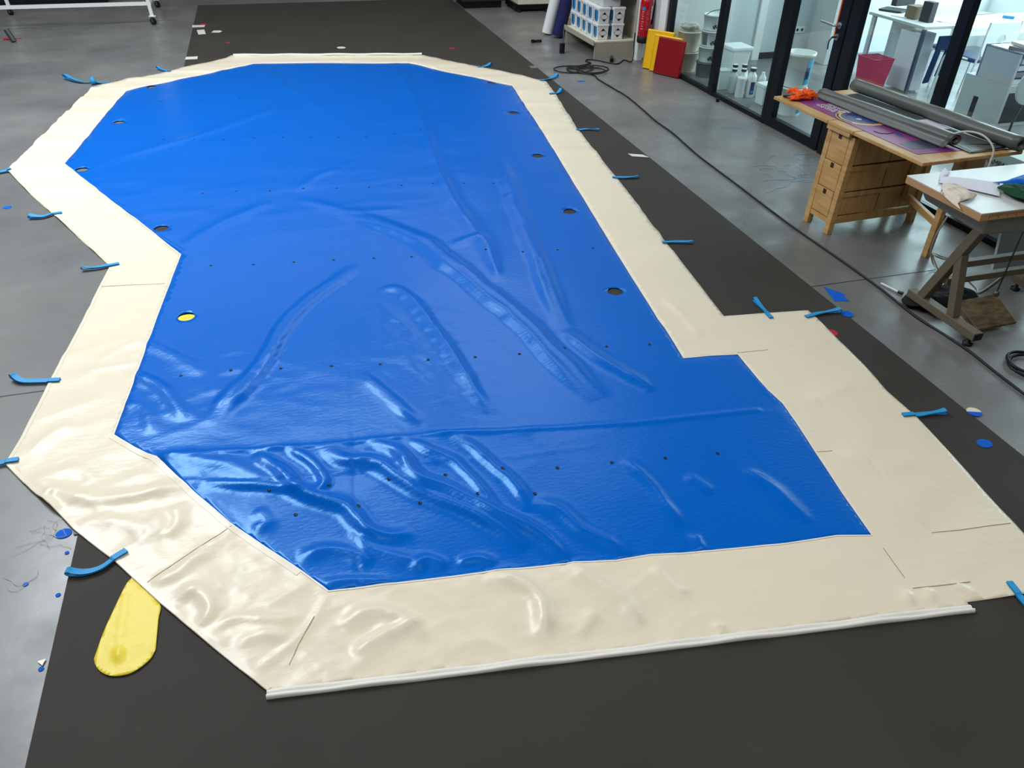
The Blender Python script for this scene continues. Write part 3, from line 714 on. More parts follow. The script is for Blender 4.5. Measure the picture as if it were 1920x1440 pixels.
tongue('yellow_sheet', 'crinkled yellow tongue-shaped sheet poking out from under the cream border at the near left', yp, M['yellow_foil'])
scrap('yellow_scrap', 'bright yellow scrap seen through a round cut-out near the left of the blue field', 'scrap', disc((-0.696, 4.182), .05, sy=.72), 'yellow_foil', .0042, .001)

# ================================================================== small things on the floor and the mat
SB = 'small blue offcuts on the floor'
scrap('blue_offcut', 'large blue round offcut tangled in white thread on the grey floor at the near left', 'offcut', disc((-1.077, 2.547), .030, sx=1, sy=.9), 'blue_scrap', .0012, .002)
scrap('blue_offcut', 'blue round offcut on the grey floor beside the upper left straps', 'offcut', disc((-2.037, 6.168), .030), 'blue_scrap', .0005, .002)
scrap('blue_offcut', 'tiny blue dot of vinyl just below the thread-wrapped blue disc', 'offcut', disc((-1.048, 2.435), .008), 'blue_scrap', .0012, .002)
scrap('blue_offcut', 'tiny blue dot of vinyl nearest the left picture edge on the grey floor', 'offcut', disc((-1.168, 2.308), .010), 'blue_scrap', .0005, .002)
scrap('blue_offcut', 'tiny blue dot of vinyl at the dark mat edge left of the yellow sheet', 'offcut', disc((-1.044, 2.223), .009), 'blue_scrap', .0005, .002)
scrap('blue_offcut', 'tiny blue dot of vinyl below the small white triangle at the mat edge', 'offcut', disc((-1.043, 1.904), .009), 'blue_scrap', .0005, .002)
scrap('blue_offcut', 'long thin blue sliver on the floor beside the coiled black cable', 'offcut', disc((3.386, 8.672), .045, sy=.55), 'blue_scrap', .0005, .002)
scrap('white_offcut', 'small white triangular offcut at the left edge of the dark mat', 'offcut', [(-1.059, 1.935), (-1.033, 1.939), (-1.040, 1.913)], 'white_pvc', .0045, .002)
scrap('blue_pointed_offcut', 'blue pointed arrow-like offcut on the grey floor right of the mat', 'offcut', [(3.151, 3.608), (3.220, 3.489), (3.194, 3.447), (3.195, 3.405), (3.107, 3.427)], 'blue_scrap', .0005, .002)
scrap('blue_offcut', 'blue oval offcut on the mat edge beside the strap at the cover corner', 'offcut', disc((3.080, 3.267), .036), 'blue_scrap', .0045, .002)
scrap('blue_offcut', 'blue oval offcut lying on the dark mat at the far right of the cover', 'offcut', disc((2.962, 2.052), .038, sy=.8), 'blue_scrap', .0045, .002)
t = thing('two_tone_disc', 'round offcut half blue half cream on the right mat edge', 'offcut', (*(3.099, 2.268), .0045), -.35)
MB().prism([(.036*math.cos(PI*k/12), .036*math.sin(PI*k/12)) for k in range(13)], 0, .002).build('cream_half', M['strip_cream'], t)
MB().prism([(.036*math.cos(PI+PI*k/12), .036*math.sin(PI+PI*k/12)) for k in range(13)], 0, .002).build('blue_half', M['blue_scrap'], t)
scrap('red_disc', 'crimson round disc half hidden under the cream border on the right', 'scrap', disc((2.859, 3.105), .034), 'red_scrap', .0045, .0008)
scrap('tape_piece', 'long white strip of tape lying on the mat edge right of the cover', 'tape', [(2.921, 6.224), (3.041, 6.167), (3.068, 6.090), (2.931, 6.150)], 'tape_white', .0045, .001)
scrap('tape_piece', 'upper of two long white tape strips at the far left mat edge', 'tape', [(-1.035, 12.702), (-0.861, 12.689), (-0.871, 12.539), (-1.035, 12.550)], 'tape_white', .0045, .001)
scrap('tape_piece', 'lower of two long white tape strips at the left mat edge', 'tape', [(-1.024, 10.741), (-0.887, 10.743), (-0.888, 10.602), (-1.029, 10.602)], 'tape_white', .0045, .001)
scrap('tape_piece', 'square white tape piece between the two strips at the mat edge', 'tape', [(-0.963, 12.353), (-0.865, 12.371), (-0.834, 12.061), (-0.930, 12.044)], 'tape_white', .0045, .001)
scrap('tape_piece', 'rounded white tape piece right of the square one on the far mat', 'tape', [(-0.767, 12.154), (-0.735, 12.274), (-0.650, 12.266), (-0.621, 12.199), (-0.662, 12.117)], 'tape_white', .0045, .001)
scrap('tape_piece', 'single cream lozenge of tape in the middle of the far mat', 'tape', [(0.816, 10.903), (0.848, 10.951), (0.916, 10.938), (0.937, 10.880), (0.904, 10.833), (0.837, 10.846)], 'strip_cream', .0045, .001)
scrap('tape_piece', 'dull grey tape piece at the far right mat edge near the cable', 'tape', [(2.989, 9.456), (3.080, 9.464), (3.087, 9.355), (3.000, 9.359)], 'tape_grey', .0045, .001)
scrap('tape_piece', 'dull grey tape tab at the near left corner of the upper mat', 'tape', [(-1.042, 2.546), (-1.018, 2.546), (-1.011, 2.523), (-1.039, 2.528)], 'tape_grey', .0045, .001)
scrap('red_mark', 'faint red tape mark left of the tape pieces on the far mat', 'tape', [(-0.930, 12.798), (-0.843, 12.802), (-0.840, 12.724), (-0.927, 12.721)], 'red_scrap', .0045, .001)
scrap('red_mark', 'short pink tape mark on the far mat above the cover corner', 'tape', [(-0.570, 11.481), (-0.509, 11.476), (-0.509, 11.421), (-0.569, 11.423)], 'red_scrap', .0045, .001)
scrap('red_mark', 'short red tape mark on the far mat towards the right', 'tape', [(2.255, 10.610), (2.319, 10.604), (2.314, 10.551), (2.251, 10.557)], 'red_scrap', .0045, .001)

def threads(name, label, c, r, n, seed, m='thread', th=.0012):
    rnd = random.Random(seed); b = MB()
    for i in range(n):
        x = rnd.uniform(-r, r); y = rnd.uniform(-r, r); a = rnd.uniform(0, 2*PI); p = []
        for k in range(9):
            p.append((x, y, .002+rnd.uniform(0, .003))); a += rnd.uniform(-.9, .9); x += math.cos(a)*r*.22; y += math.sin(a)*r*.22
        b.tube(catmull(p, 3), th, 4)
    o = b.build(name, M[m]); o.location = (c[0], c[1], 0); o['kind'] = 'stuff'; return tag(o, label, 'thread')
threads('thread_tangle', 'white threads tangled around the blue disc on the grey floor', (-1.094, 2.554), .09, 6, 1, 'cable_white', .0007)
threads('thread_tangle', 'pale thread bundle on the grey floor left of the mat corner', (-1.214, 2.430), .09, 6, 2, 'cable_white', .0007)
threads('thread_tangle', 'pale blue threads scattered on the floor beside the wooden table', (4.198, 5.473), .22, 12, 3, 'thread', .0017)
threads('thread_tangle', 'a few blue threads on the floor before the glass partition', (4.413, 6.732), .14, 3, 4, 'thread', .0017)

t = tag(MB().cyl((0, 0, 0), (0, 0, .12), .034).build('black_tube', M['black_plastic']), 'short black tube standing upright on the floor before the shelf', 'tube'); t.location = (3.63, 10.06, 0)
t = thing('hand_clamp', 'small black clamp lying on the floor left of the standing tube', 'clamp', (*(3.491, 10.716), 0), .6)
MB().cyl((-.06, .03, .022), (-.03, .03, .022), .022).build('clamp_head', M['black_plastic'], t)
MB().bar((-.04, .03, .02), (.07, -.03, .018), .03, .03).build('clamp_handle', M['black_rubber'], t, bevel=.005)
t = tag(MB().box(-.016, .016, -.014, .014, 0, .034).build('rubber_stopper', M['black_plastic'], bevel=.005), 'tiny black rubber stopper lying before the glass partition', 'stopper'); t.location = (*(4.540, 7.565), 0)
t = tag(MB().cyl((0, 0, 0), (-.055, .03, .14), .034).build('metal_tube', M['zinc']), 'short dark metal tube tilted on the floor at the far left', 'tube'); t.location = (*(-3.180, 12.016), .008)
t = thing('red_scissors', 'red handled scissors lying behind the tilted metal tube', 'scissors', (*(-3.230, 12.171), 0), 0)
for dx in (-.085, -.05):
    pts = [(dx+.022*math.cos(2*PI*k/14), .02+.03*math.sin(2*PI*k/14), .009) for k in range(15)]
    MB().tube(pts, .008, 8).build('finger_loop', M['red_metal'], t)
MB().bar((-.03, .01, .01), (.10, .03, .01), .012, .008).build('blade', M['red_metal'], t)
t = thing('felt_pen', 'white pen with a black tip on the floor by the black bundle', 'pen', (0, 0, 0))
p, q = [(3.534, 3.548), (3.565, 3.424)]; p2 = (3.576, 3.393)
MB().cyl((*p, .008), (*q, .008), .006).build('pen_body', M['white_gloss'], t); MB().cyl((*q, .008), (*p2, .010), .008, .010).build('pen_cap', M['black_plastic'], t)

# black power cable: from the wall post, through a loose coil, along the floor
def el(c, rx, ry, a0, a1, n, z0):
    return [(*(px_ := (c[0]+rx*math.cos(a0+(a1-a0)*k/n), c[1]+ry*math.sin(a0+(a1-a0)*k/n))), z0+.004*math.sin(k*.35)) for k in range(n+1)]
cc = (3.586, 9.174)
pts = [(4.348, 9.43, .34), (4.345, 9.42, .22), (4.335, 9.38, .11), (4.29, 9.32, .03)]+[(*p, .009) for p in [(4.271, 9.506), (4.114, 9.339), (4.016, 9.415), (3.938, 9.543), (3.838, 9.621), (3.768, 9.549), (3.788, 9.432)]]
pts += el((cc[0]+.06, cc[1]-.02), .26, .17, 1.9, -4.6, 26, .010)
pts += el((cc[0]-.12, cc[1]), .24, .16, 1.6, 7.2, 24, .014)
pts += el((cc[0]+.06, cc[1]-.14), .17, .16, 1.0, -5.6, 20, .018)
pts += el((cc[0]-.02, cc[1]+.03), .17, .05, 2.1, -4.0, 16, .022)
pts += [(*p, .009) for p in [(3.613, 8.884), (3.600, 8.712), (3.610, 8.470), (3.625, 8.237), (3.642, 7.926), (3.610, 7.445), (3.575, 7.042), (3.573, 6.664), (3.534, 6.261), (3.509, 5.932), (3.496, 5.322), (3.479, 4.804), (3.473, 4.432), (3.478, 4.110), (3.483, 3.816), (3.482, 3.539), (3.477, 3.418), (3.460, 3.138), (3.477, 2.935), (3.489, 2.740), (3.473, 2.528), (3.463, 2.321), (3.437, 2.065), (3.402, 1.661), (3.336, 1.184)]]
tag(MB().tube(catmull(pts, 4), .0075, 8).build('power_cable', M['cable_black']), 'long black power cable running from a loose coil diagonally across the floor', 'cable')
t = thing('cable_connector', 'black and blue plug lying under the front of the shelf', 'connector', (*(4.116, 9.537), .0), -.7)
MB().cyl((-.03, .09, .022), (0, 0, .022), .022).build('socket_body', M['banner_navy'], t); MB().cyl((0, 0, .022), (.025, -.09, .022), .024).build('plug_body', M['black_plastic'], t)
c2 = (3.716, 2.517)
tag(MB().tube(catmull(el(c2, .13, .11, 0, 6.6, 18, .010)+el((c2[0]-.01, c2[1]+.02), .11, .11, .6, 7, 18, .02), 3), .0085, 8).build('cable_coil', M['cable_black']), 'small coil of black cable at the right edge of the picture', 'cable')

# ================================================================== shelf unit with tubs
t = thing('display_shelf', 'low beige metal display shelf carrying two layers of white tubs', 'shelf', (3.90, 9.645, 0), R(1.2))
MB().box(0, .56, 0, 1.03, .190, .212).build('shelf_board', M['shelf_edge'], t, bevel=.003)
MB().box(-.012, .004, -.01, 1.04, .165, .222).build('shelf_lip', M['shelf_metal'], t)
MB().box(.015, .55, 0, .018, 0, .188).build('end_panel', M['shelf_metal'], t)
MB().box(.015, .55, 1.0, 1.018, 0, .188).build('end_panel', M['shelf_metal'], t)
MB().box(.55, .60, -.02, .04, 0, 2.0).build('upright', M['shelf_metal'], t, bevel=.004); MB().box(.55, .60, 1.0, 1.06, 0, 2.0).build('upright', M['shelf_metal'], t, bevel=.004)
MB().box(.565, .575, .04, 1.0, 0, 2.0).build('back_panel', M['shelf_metal'], t)
MB().box(.24, .56, .05, 1.03, .67, .70).build('upper_shelf_board', M['wood_dark'], t)  # metal board; the dark brown stands in for its shade
MB().cyl((-.02, 1.02, 0), (-.02, 1.02, .19), .008).build('support_rod', M['steel'], t)
def make_tub():
    t = thing('storage_tub', '', 'tub')
    w0, w1, d0, d1, h = .070, .076, .078, .084, .165
    b = MB(); b.hexa([(-w0, -d0, 0), (w0, -d0, 0), (w0, d0, 0), (-w0, d0, 0), (-w1, -d1, h), (w1, -d1, h), (w1, d1, h), (-w1, d1, h)]); b.build('tub_body', M['tub_plastic'], t, bevel=.008)
    MB().box(-.082, .082, -.090, .090, .158, .186).build('tub_lid', M['white_gloss'], t, bevel=.007)
    def face(z): return -(w0+(w1-w0)*z/h)-.0012
    # blue shield label on the long side
    sh = [(-.052, .150), (.056, .150), (.058, .06), (.040, .032), (.004, .018), (-.050, .028)]
    MB().add([(face(z), -y, z) for y, z in sh]+[(face(z)+.001, -y, z) for y, z in sh], [tuple(range(6)), tuple(range(6, 12))[::-1]]+[(i, (i+1) % 6, 6+(i+1) % 6, 6+i) for i in range(6)]).build('side_label', M['label_blue'], t)
    q = [(.016, .144), (.048, .144), (.048, .048), (.016, .048)]
    MB().add([(face(z)-.0006, y, z) for y, z in q], [(0, 1, 2, 3)]).build('label_panel', M['label_navy'], t)
    def fy(z): return -(d0+(d1-d0)*z/h)-.0012
    zc = .080; s = .056
    dm = MB(); o_ = [(0, zc+s), (s, zc), (0, zc-s), (-s, zc)]; i_ = [(0, zc+s-.005), (s-.005, zc), (0, zc-s+.005), (-s+.005, zc)]
    dm.add([(x, fy(z), z) for x, z in o_+i_], [(k, (k+1) % 4, 4+(k+1) % 4, 4+k) for k in range(4)])
    for sg in (1, -1): dm.add([(x, fy(z)-.0002, z) for x, z in [(0, zc+sg*(s-.003)), (-.027, zc+sg*(s-.030)), (.027, zc+sg*(s-.030))]], [(0, 1, 2)])
    dm.build('hazard_diamond', M['print_black'], t)
    return t
tub0 = make_tub(); used = False
rows = ['nearest', 'second', 'third', 'fourth', 'fifth']
for lay in (0, 1):
    for col in (0, 1):
        for row in range(5):
            if col == 1 and row > 1: continue
            x = 4.036 if col == 0 else 4.236; y = 9.79+row*.205; z = .213+lay*.187
            lb = 'white square tub, %s of the %s layer, %s row on the shelf' % (('nearest one' if row == 0 else rows[row]+' from the front'), ('upper', 'lower')[1-lay], ('left', 'right')[col])
            if not used: tub0.location = (x, y, z); tub0['label'] = lb; tub0['group'] = 'white tubs on the shelf'; used = True
            else: dup(tub0, (x+.003*math.sin(row*7+lay*3), y, z), R(1.5*math.sin(row*5+lay)), lb)
t = tag(MB().box(-.12, .12, -.3, .3, 0, .10).build('clear_tray', M['clear_plastic'], bevel=.01), 'clear plastic tray lying on top of the tubs', 'tray'); t.location = (4.14, 10.05, .5878)
t = tag(MB().box(-.1, .1, -.32, .32, 0, .28).build('brown_box', M['wood_dark'], bevel=.006), 'dark brown box on the upper shelf at the top edge', 'box'); t.location = (4.31, 10.1, .7045)

# rolls leaning beyond the shelf
def lean_roll(name, label, base, r, lean, m, L=1.5, hollow=True):
    t = thing(name, label, 'roll', base)
    d = Vector((lean[0], lean[1], 1)).normalized(); p = Vector((0, 0, r*math.hypot(*lean)))
    MB().cyl(p, p+d*L, r, n=28).build('wound_film', M[m], t)
    MB().cyl(p-d*.002, p+d*(L+.01), r*.45, n=16).build('core', M['brown_card'], t); return t
lean_roll('vinyl_roll', 'white vinyl roll leaning behind the navy one, leftmost of three', (3.80, 11.20, 0), .075, (.24, .02), 'white_gloss')
lean_roll('vinyl_roll', 'shiny navy blue vinyl roll, middle of three leaning rolls', (3.885, 10.98, 0), .092, (.24, .02), 'navy_roll')
lean_roll('vinyl_roll', 'dull mauve grey roll leaning against the far end of the shelf', (4.045, 10.86, 0), .075, (.24, .02), 'mauve_roll')

t = thing('white_cabinet', 'white metal cabinet on a black plinth at the top edge', 'cabinet', (3.86, 12.85, 0))
MB().box(0, .57, 0, .7, .115, 1.0).build('cabinet_body', M['shelf_edge'], t, bevel=.005)
MB().box(-.03, .54, .06, .66, .03, .115).build('plinth', M['black_plastic'], t)
for x, y in ((.02, .03), (.48, .03), (.02, .6), (.48, .6)): MB().cyl((x, y, 0), (x, y, .04), .03).build('foot', M['black_rubber'], t)
t = thing('dark_machine', 'dark machine base beside the white cabinet at the top edge', 'machine', (3.05, 13.3, 0))
MB().box(0, .72, 0, .7, .10, .9).build('machine_body', M['charcoal'], t, bevel=.01); MB().box(.05, .67, .05, .65, 0, .10).build('base', M['black_plastic'], t)

# fire extinguisher on the white post
struct(MB().box(4.425, 4.50, 9.475, 9.57, 0, 3.0).build('trim_1', M['white_paint'], bevel=.004))
e2 = sempty('trim_2', W0, WROT)
MB().box(-.05, .02, .455, .62, 0, 2.6).build('white_pilaster', M['white_gloss'], e2, bevel=.004)
MB().box(-.03, .02, .62, .80, 0, 2.6).build('grey_pilaster', M['grey_paint'], e2, bevel=.004)
MB().box(.0, .10, .80, 9.8, 0, 2.56).build('solid_wall', M['grey_paint'], e2)
t = thing('fire_extinguisher', 'red fire extinguisher hanging on the white post beside the shelf', 'fire extinguisher', (4.445, 9.385, .235), R(8))
MB().lathe([(.070, 0), (.078, .01), (.078, .075), (.072, .08)], n=32).build('black_foot', M['black_rubber'], t)
MB().lathe([(.072, .062), (.0755, .08), (.0755, .44), (.070, .48), (.052, .515), (.026, .535), (.022, .56)], n=36).build('cylinder', M['red_metal'], t)
MB().cyl((0, 0, .555), (0, 0, .62), .024).build('valve', M['black_plastic'], t)
MB().bar((0, .0, .60), (0, -.13, .63), .02, .016).build('lever', M['black_plastic'], t)
MB().tube(catmull([(.02, 0, .58), (.10, 0, .56), (.115, 0, .45), (.10, 0, .2)], 6), .009, 8).build('hose', M['black_rubber'], t)
def wrap(a0, a1, z0, z1, r, n=8):
    vs = []
    for k in range(n+1):
        a = a0+(a1-a0)*k/n; vs += [(r*math.cos(a), r*math.sin(a), z0), (r*math.cos(a), r*math.sin(a), z1)]
    return vs, [(2*i, 2*i+2, 2*i+3, 2*i+1) for i in range(n)]
b = MB()
v_, f_ = wrap(R(198), R(232), .375, .41, .0762); MB().add(v_, f_, True).build('blue_label_band', M['label_blue'], t)
v_, f_ = wrap(R(-68), R(-32), .27, .42, .0762); MB().add(v_, f_, True).build('white_label', M['paper'], t)
for k, (zz, l_) in enumerate([(.36, 20), (.335, 14), (.31, 22), (.285, 16), (.25, 24), (.225, 12), (.20, 20), (.17, 24)]):
    v_, f_ = wrap(R(200), R(200+l_), zz-.007, zz+.002, .0763); b.add(v_, f_, True)
for k in range(12):
    v_, f_ = wrap(R(244), R(244+12+6*(k % 3)), .37-k*.019, .374-k*.019, .0763); b.add(v_, f_, True)
b.build('white_lettering', DM('faded_print', rgb(226, 150, 160), rough=.5), t)

def cushion(label, org, u, w, h, m, lean=.16, th=.036):
    u = Vector((*u, 0)).normalized(); nrm = Vector((-u.y, u.x, 0)).normalized(); ang = math.atan2(u.y, u.x)
    t = thing('seat_cushion', label, 'cushion', (org[0], org[1], 0), ang)
    # local: x along the width, y towards the wall
    b = MB(); k = lean
    def P3(x, y, z): return (x, y+z*k, z)
    rings = []
    for yy, ins in ((0, .012), (.008, .002), (th-.006, 0), (th, .01)):
        rings.append([P3(ins, yy, ins+.002), P3(w-ins, yy, ins+.002), P3(w-ins, yy, h-ins), P3(ins, yy, h-ins)])
    b.loft(rings); b.build('padded_panel', M[m], t, bevel=.004)
    f = MB(); f.tube([P3(.012, 0, .014), P3(w-.012, 0, .014), P3(w-.012, 0, h-.012), P3(.012, 0, h-.012), P3(.012, 0, .014)], .004, 6); f.build('piping', M[m], t)
    return t
cushion('yellow padded panel furthest left of the three leaning by the extinguisher', (4.334, 9.103), (.60, -.80), .35, .44, 'yellow_pvc', .12)
cushion('yellow padded panel directly behind the red one', (4.364, 8.963), (.545, -.838), .375, .41, 'yellow_pvc', .12)
cushion('glossy red padded panel leaning at the end of the glass partition', (4.365, 8.858), (.49, -.87), .375, .405, 'red_pvc', .12)

# ================================================================== trolley, far left
t = thing('wheeled_rack', 'white tubular rack trolley on black castors at the top left', 'trolley', (-1.56, 12.87, 0))
MB().bar((-3.2, .02, .27), (.02, 0, .275), .035, .045).build('rail', M['white_gloss'], t)
MB().bar((-3.2, 1.36, .27), (.02, 1.36, .275), .035, .045).build('rail', M['white_gloss'], t)
MB().bar((0, 0, .27), (0, 1.36, .27), .035).build('end_rail', M['white_gloss'], t)
for x, y, lx in ((0, 0, -.06), (-.05, 1.36, -.06), (-2.05, 1.08, -.07), (-3.1, 0, 0)):
    MB().bar((x, y, .115), (x+lx, y, 1.1), .045, .04, up=(0, 1, 0)).build('post', M['white_gloss'], t)
    MB().box(x-.045, x+.045, y-.045, y+.045, .108, .116).build('castor_plate', M['white_gloss'], t)
    w_ = MB().cyl((x-.010, y-.022, .045), (x+.010, y+.002, .045), .045, n=22).build('castor', M['black_rubber'], t)
    MB().bar((x-.012, y-.03, .04), (x-.006, y-.02, .11), .02, .005).build('castor_fork', M['zinc'], w_)
    MB().cyl((x-.013, y-.025, .045), (x+.013, y+.005, .045), .014).build('hub', M['steel'], w_)
t = thing('tarp_stack', 'dark folded tarpaulins stacked behind the white rack trolley', 'tarpaulin', (-4.6, 14.6, 0))
for i, (z0, z1, dx) in enumerate(((0, .28, 0), (.28, .55, .1), (.55, .9, -.05))): MB().box(dx, 2.2+dx, 0, .9, z0, z1).build('folded_layer', M['cloth_black'] if i % 2 == 0 else M['charcoal'], t, bevel=.03)

# ================================================================== gate-leg table
TR = R(3.33)
tb = thing('gateleg_table', 'birch gate-leg table with three end drawers before the glass', 'table', (3.670, 3.669, 0), TR)
for y0, y1 in ((0, .622), (.627, .885), (.890, 1.515)): MB().box(0, .80, y0, y1, .717, .740).build('table_leaf', M['wood_h'], tb, bevel=.004)
MB().box(.003, .797, .655, .885, .69, .7165).build('top_frame', M['wood'], tb)
for x in (.035, .755):
    for y in (.645, .875):
        sgx = -.02 if x < .4 else .02
        MB().bar((x+(.006 if x < .4 else -.006)+.012, y, .69), (x+.012+(-.012 if x < .4 else .012), y, 0), .046, .046, up=(0, 1, 0)).build('leg', M['wood'], tb, bevel=.003)
for i, (z0, z1) in enumerate(((.490, .686), (.302, .484), (.118, .296))):
    xo = .028-.006*i
    dr = MB().box(xo, xo+.02, .672, .848, z0, z1).build('drawer', M['wood'], tb, bevel=.002)
    MB().box(xo-.0012, xo, .744, .776, z1-.036, z1-.001).build('finger_notch', M['wood_dark'], dr)
    MB().box(xo+.02, .40, .68, .84, z0+.01, z1-.02).build('drawer_box', M['wood_dark'], dr)
MB().box(.02, .045, .665, .855, .075, .112).build('end_rail', M['wood'], tb)
MB().box(.07, .74, .640, .652, .135, .69).build('side_panel', M['wood_h'], tb)
MB().box(.07, .74, .868, .880, .135, .69).build('side_panel', M['wood_h'], tb)
for z0, z1 in ((.455, .49), (.27, .302), (.075, .125)): MB().box(.055, .76, .628, .664, z0, z1).build('side_rail', M['wood_h'], tb, bevel=.002)
for z0, z1 in ((.49, .497), (.302, .309)): MB().box(.06, .75, .6385, .6400, z0, z1).build('shadow_strip', M['wood_dark'], tb)  # dark strips paint the shadow line above the rails
for z0, z1 in ((.49, .68), (.31, .455), (.135, .27)): MB().box(.398, .402, .6385, .6400, z0, z1).build('panel_joint', M['wood_dark'], tb)
MB().box(.425, .465, .105, .150, 0, .70).build('gate_leg', M['wood'], tb, bevel=.003)
g = MB(); g.bar((.445, .14, .24), (.62, .62, .24), .03, .045); g.bar((.445, .14, .67), (.62, .62, .67), .03, .045); g.box(.60, .645, .58, .625, .2, .70); g.build('gate_frame', M['wood'], tb, bevel=.003)
MB().box(.60, .64, .93, .975, 0, .70).build('gate_leg', M['wood'], tb, bevel=.003)
g = MB(); g.hexa([(.50, .10, .60), (.52, .10, .60), (.52, .16, .60), (.50, .16, .60), (.46, .10, .716), (.56, .10, .716), (.56, .16, .716), (.46, .16, .716)]); g.box(.52, .655, .115, .14, .52, .716); g.build('leaf_bracket', M['wood'], tb)

zt = .7405
def TLoc(x, y, z=0):
    return Vector((3.670, 3.669, 0))+Vector((math.cos(TR)*x-math.sin(TR)*y, math.sin(TR)*x+math.cos(TR)*y, z))
bn = thing('printed_banner', 'purple printed banner sheet with a gold ring, flat on the table', 'banner', TLoc(0, 0, zt), TR)
MB().prism([(.085, 1.37), (.080, .135), (.60, .10), (.60, 1.36)], .0005, .002).build('banner_sheet', M['purple'], bn)
def ring(c, r0_, r1_, z, n=48, a0=0, a1=2*PI):
    vs = [(c[0]+r_*math.cos(a0+(a1-a0)*k/n), c[1]+r_*math.sin(a0+(a1-a0)*k/n), z) for k in range(n+1) for r_ in (r0_, r1_)]
    return vs, [(2*i, 2*i+1, 2*i+3, 2*i+2) for i in range(n)]
cR = (.268, .862)
v_, f_ = ring(cR, .178, .188, .0024); MB().add(v_, f_).build('dark_outline', M['purple_dark'], bn)
v_, f_ = ring(cR, .142, .178, .0026); MB().add(v_, f_).build('gold_ring', M['banner_gold'], bn)
v_, f_ = ring(cR, .157, .170, .0030, a0=2.2, a1=3.6); MB().add(v_, f_).build('ring_pattern', M['wood_dark'], bn)
v_, f_ = ring(cR, .0001, .142, .0026); MB().add(v_, f_).build('navy_disc', M['banner_navy'], bn)
v_, f_ = ring((cR[0]-.045, cR[1]-.02), .0001, .02, .0030, 16); MB().add([(x*1, y*1, z) for x, y, z in v_], f_).build('pale_spot', M['tape_white'], bn)
MB().tube([(cR[0]-.09, cR[1]+.06, .003), (cR[0]-.05, cR[1]+.085, .003), (cR[0]+.03, cR[1]+.04, .003), (cR[0]+.07, cR[1]-.03, .003)], .0022, 6).build('disc_line', M['purple_dark'], bn)
gl = MB(); rnd = random.Random(5)
for rw, (xa, n_) in enumerate(((.150, 9), (.195, 11), (.240, 11), (.283, 9))):
    for k in range(n_):
        y = 1.225-k*.0215-rw*.004; x = xa+.004*k*.2
        gl.prism([(x, y), (x+.036, y), (x+.036, y-.010), (x, y-.010)], .0024, .003)
        if rnd.random() > .3: gl.prism([(x, y), (x+.010, y), (x+.010, y-.018), (x, y-.018)], .0024, .003)
        if rnd.random() > .4: gl.prism([(x+.024, y), (x+.030, y), (x+.030, y-.016), (x+.024, y-.016)], .0024, .003)
gl.build('white_lettering', M['white_gloss'], bn)
MB().prism([(x, y) for x, y in [(0.115, 0.336), (0.358, 0.365), (0.363, 0.189), (0.121, 0.216)]], .0021, .0026).build('navy_patch', M['purple_dark'], bn)
MB().tube([(*p, .003) for p in [(0.134, 0.590), (0.144, 0.540), (0.188, 0.516), (0.240, 0.525)]], .003, 6).build('printed_figure', M['purple_dark'], bn)
MB().prism([(0.253, 0.544), (0.278, 0.514), (0.247, 0.431), (0.214, 0.452)], .0021, .0028).build('printed_figure', M['banner_navy'], bn)

# grey sheeting: two rolls joined by a flat run
gs = thing('grey_sheeting', 'long grey vinyl sheeting rolled from both sides on the wooden table', 'vinyl sheeting', TLoc(0, 0, zt), TR)
MB().prism([(.40, 1.36), (.42, .055), (.84, .04), (.86, 1.40)], .0045, .0075).build('flat_run', M['grey_pvc'], gs)
MB().prism([(0.433, 0.058), (0.893, 0.084), (.95, .05), (.84, .06), (.45, .2)], .0075, .0095).build('flat_corner', M['grey_pvc'], gs)
def scroll(name, prof_a, prof_b, y0, y1, n=26, wob=.003, m='grey_pvc'):
    rings = []
    for i in range(n+1):
        t = i/n
        rings.append([(a[0]+(b_[0]-a[0])*t+wob*math.sin(t*9+a[1]*40), y0+(y1-y0)*t+wv_(a, t), max(.0082, a[1]+(b_[1]-a[1])*t+wob*.5*math.sin(t*13+a[0]*30))) for a, b_ in zip(prof_a, prof_b)])
    k = len(prof_a); vs = [p for r_ in rings for p in r_]
    return MB().add(vs, [(i*k+j, i*k+j+1, (i+1)*k+j+1, (i+1)*k+j) for i in range(n) for j in range(k-1)], True).build(name, M[m], gs, solid=.0025, fix=False)
def wv_(a, t): return .0
def spiral(cx, cz, r, turns, a0, sq=1, n=40, shrink=.55):
    return [(cx+r*(1-shrink*k/n)*math.cos(a0-turns*2*PI*k/n), cz+r*sq*(1-shrink*k/n)*math.sin(a0-turns*2*PI*k/n)) for k in range(n+1)]
pr1 = [(0, .0), (.012, .014), (.026, .032), (.042, .050)]+spiral(.092, .046, .054, 1.7, R(165), .86, 36, .5)
scroll('left_roll', [(x*.92+.312, z*.86+.009) for x, z in pr1], [(x*.85+.262, z*.62+.009) for x, z in pr1], .170, 1.395)
pr2 = spiral(.0, .048, .050, 2.7, R(-90), .92, 60, .42)
pr2 = [(-x, z) for x, z in pr2]
scroll('right_roll', [(x+.715, z+.010) for x, z in pr2], [(x+.655, z+.010) for x, z in pr2], -.035, 1.43)
for yy in (1.33, 1.30): pass
cr = MB(); cr.tube([(.700-.06*t/20, .10+1.25*t/20, .109+.002*math.sin(t)) for t in range(21)], .0022, 6); cr.build('welded_edge', DM('grey_light', rgb(150, 150, 144), rough=.35), gs)
o = tag(MB().prism([(0.533, 0.693), (0.686, 0.688), (0.666, 0.470), (0.521, 0.475)], .0, .001).build('paper_note', M['paper']), 'white paper note lying between the two grey rolls', 'paper'); o.location = TLoc(0.012, 0.0, .7495); o.rotation_euler = (0, 0, TR)

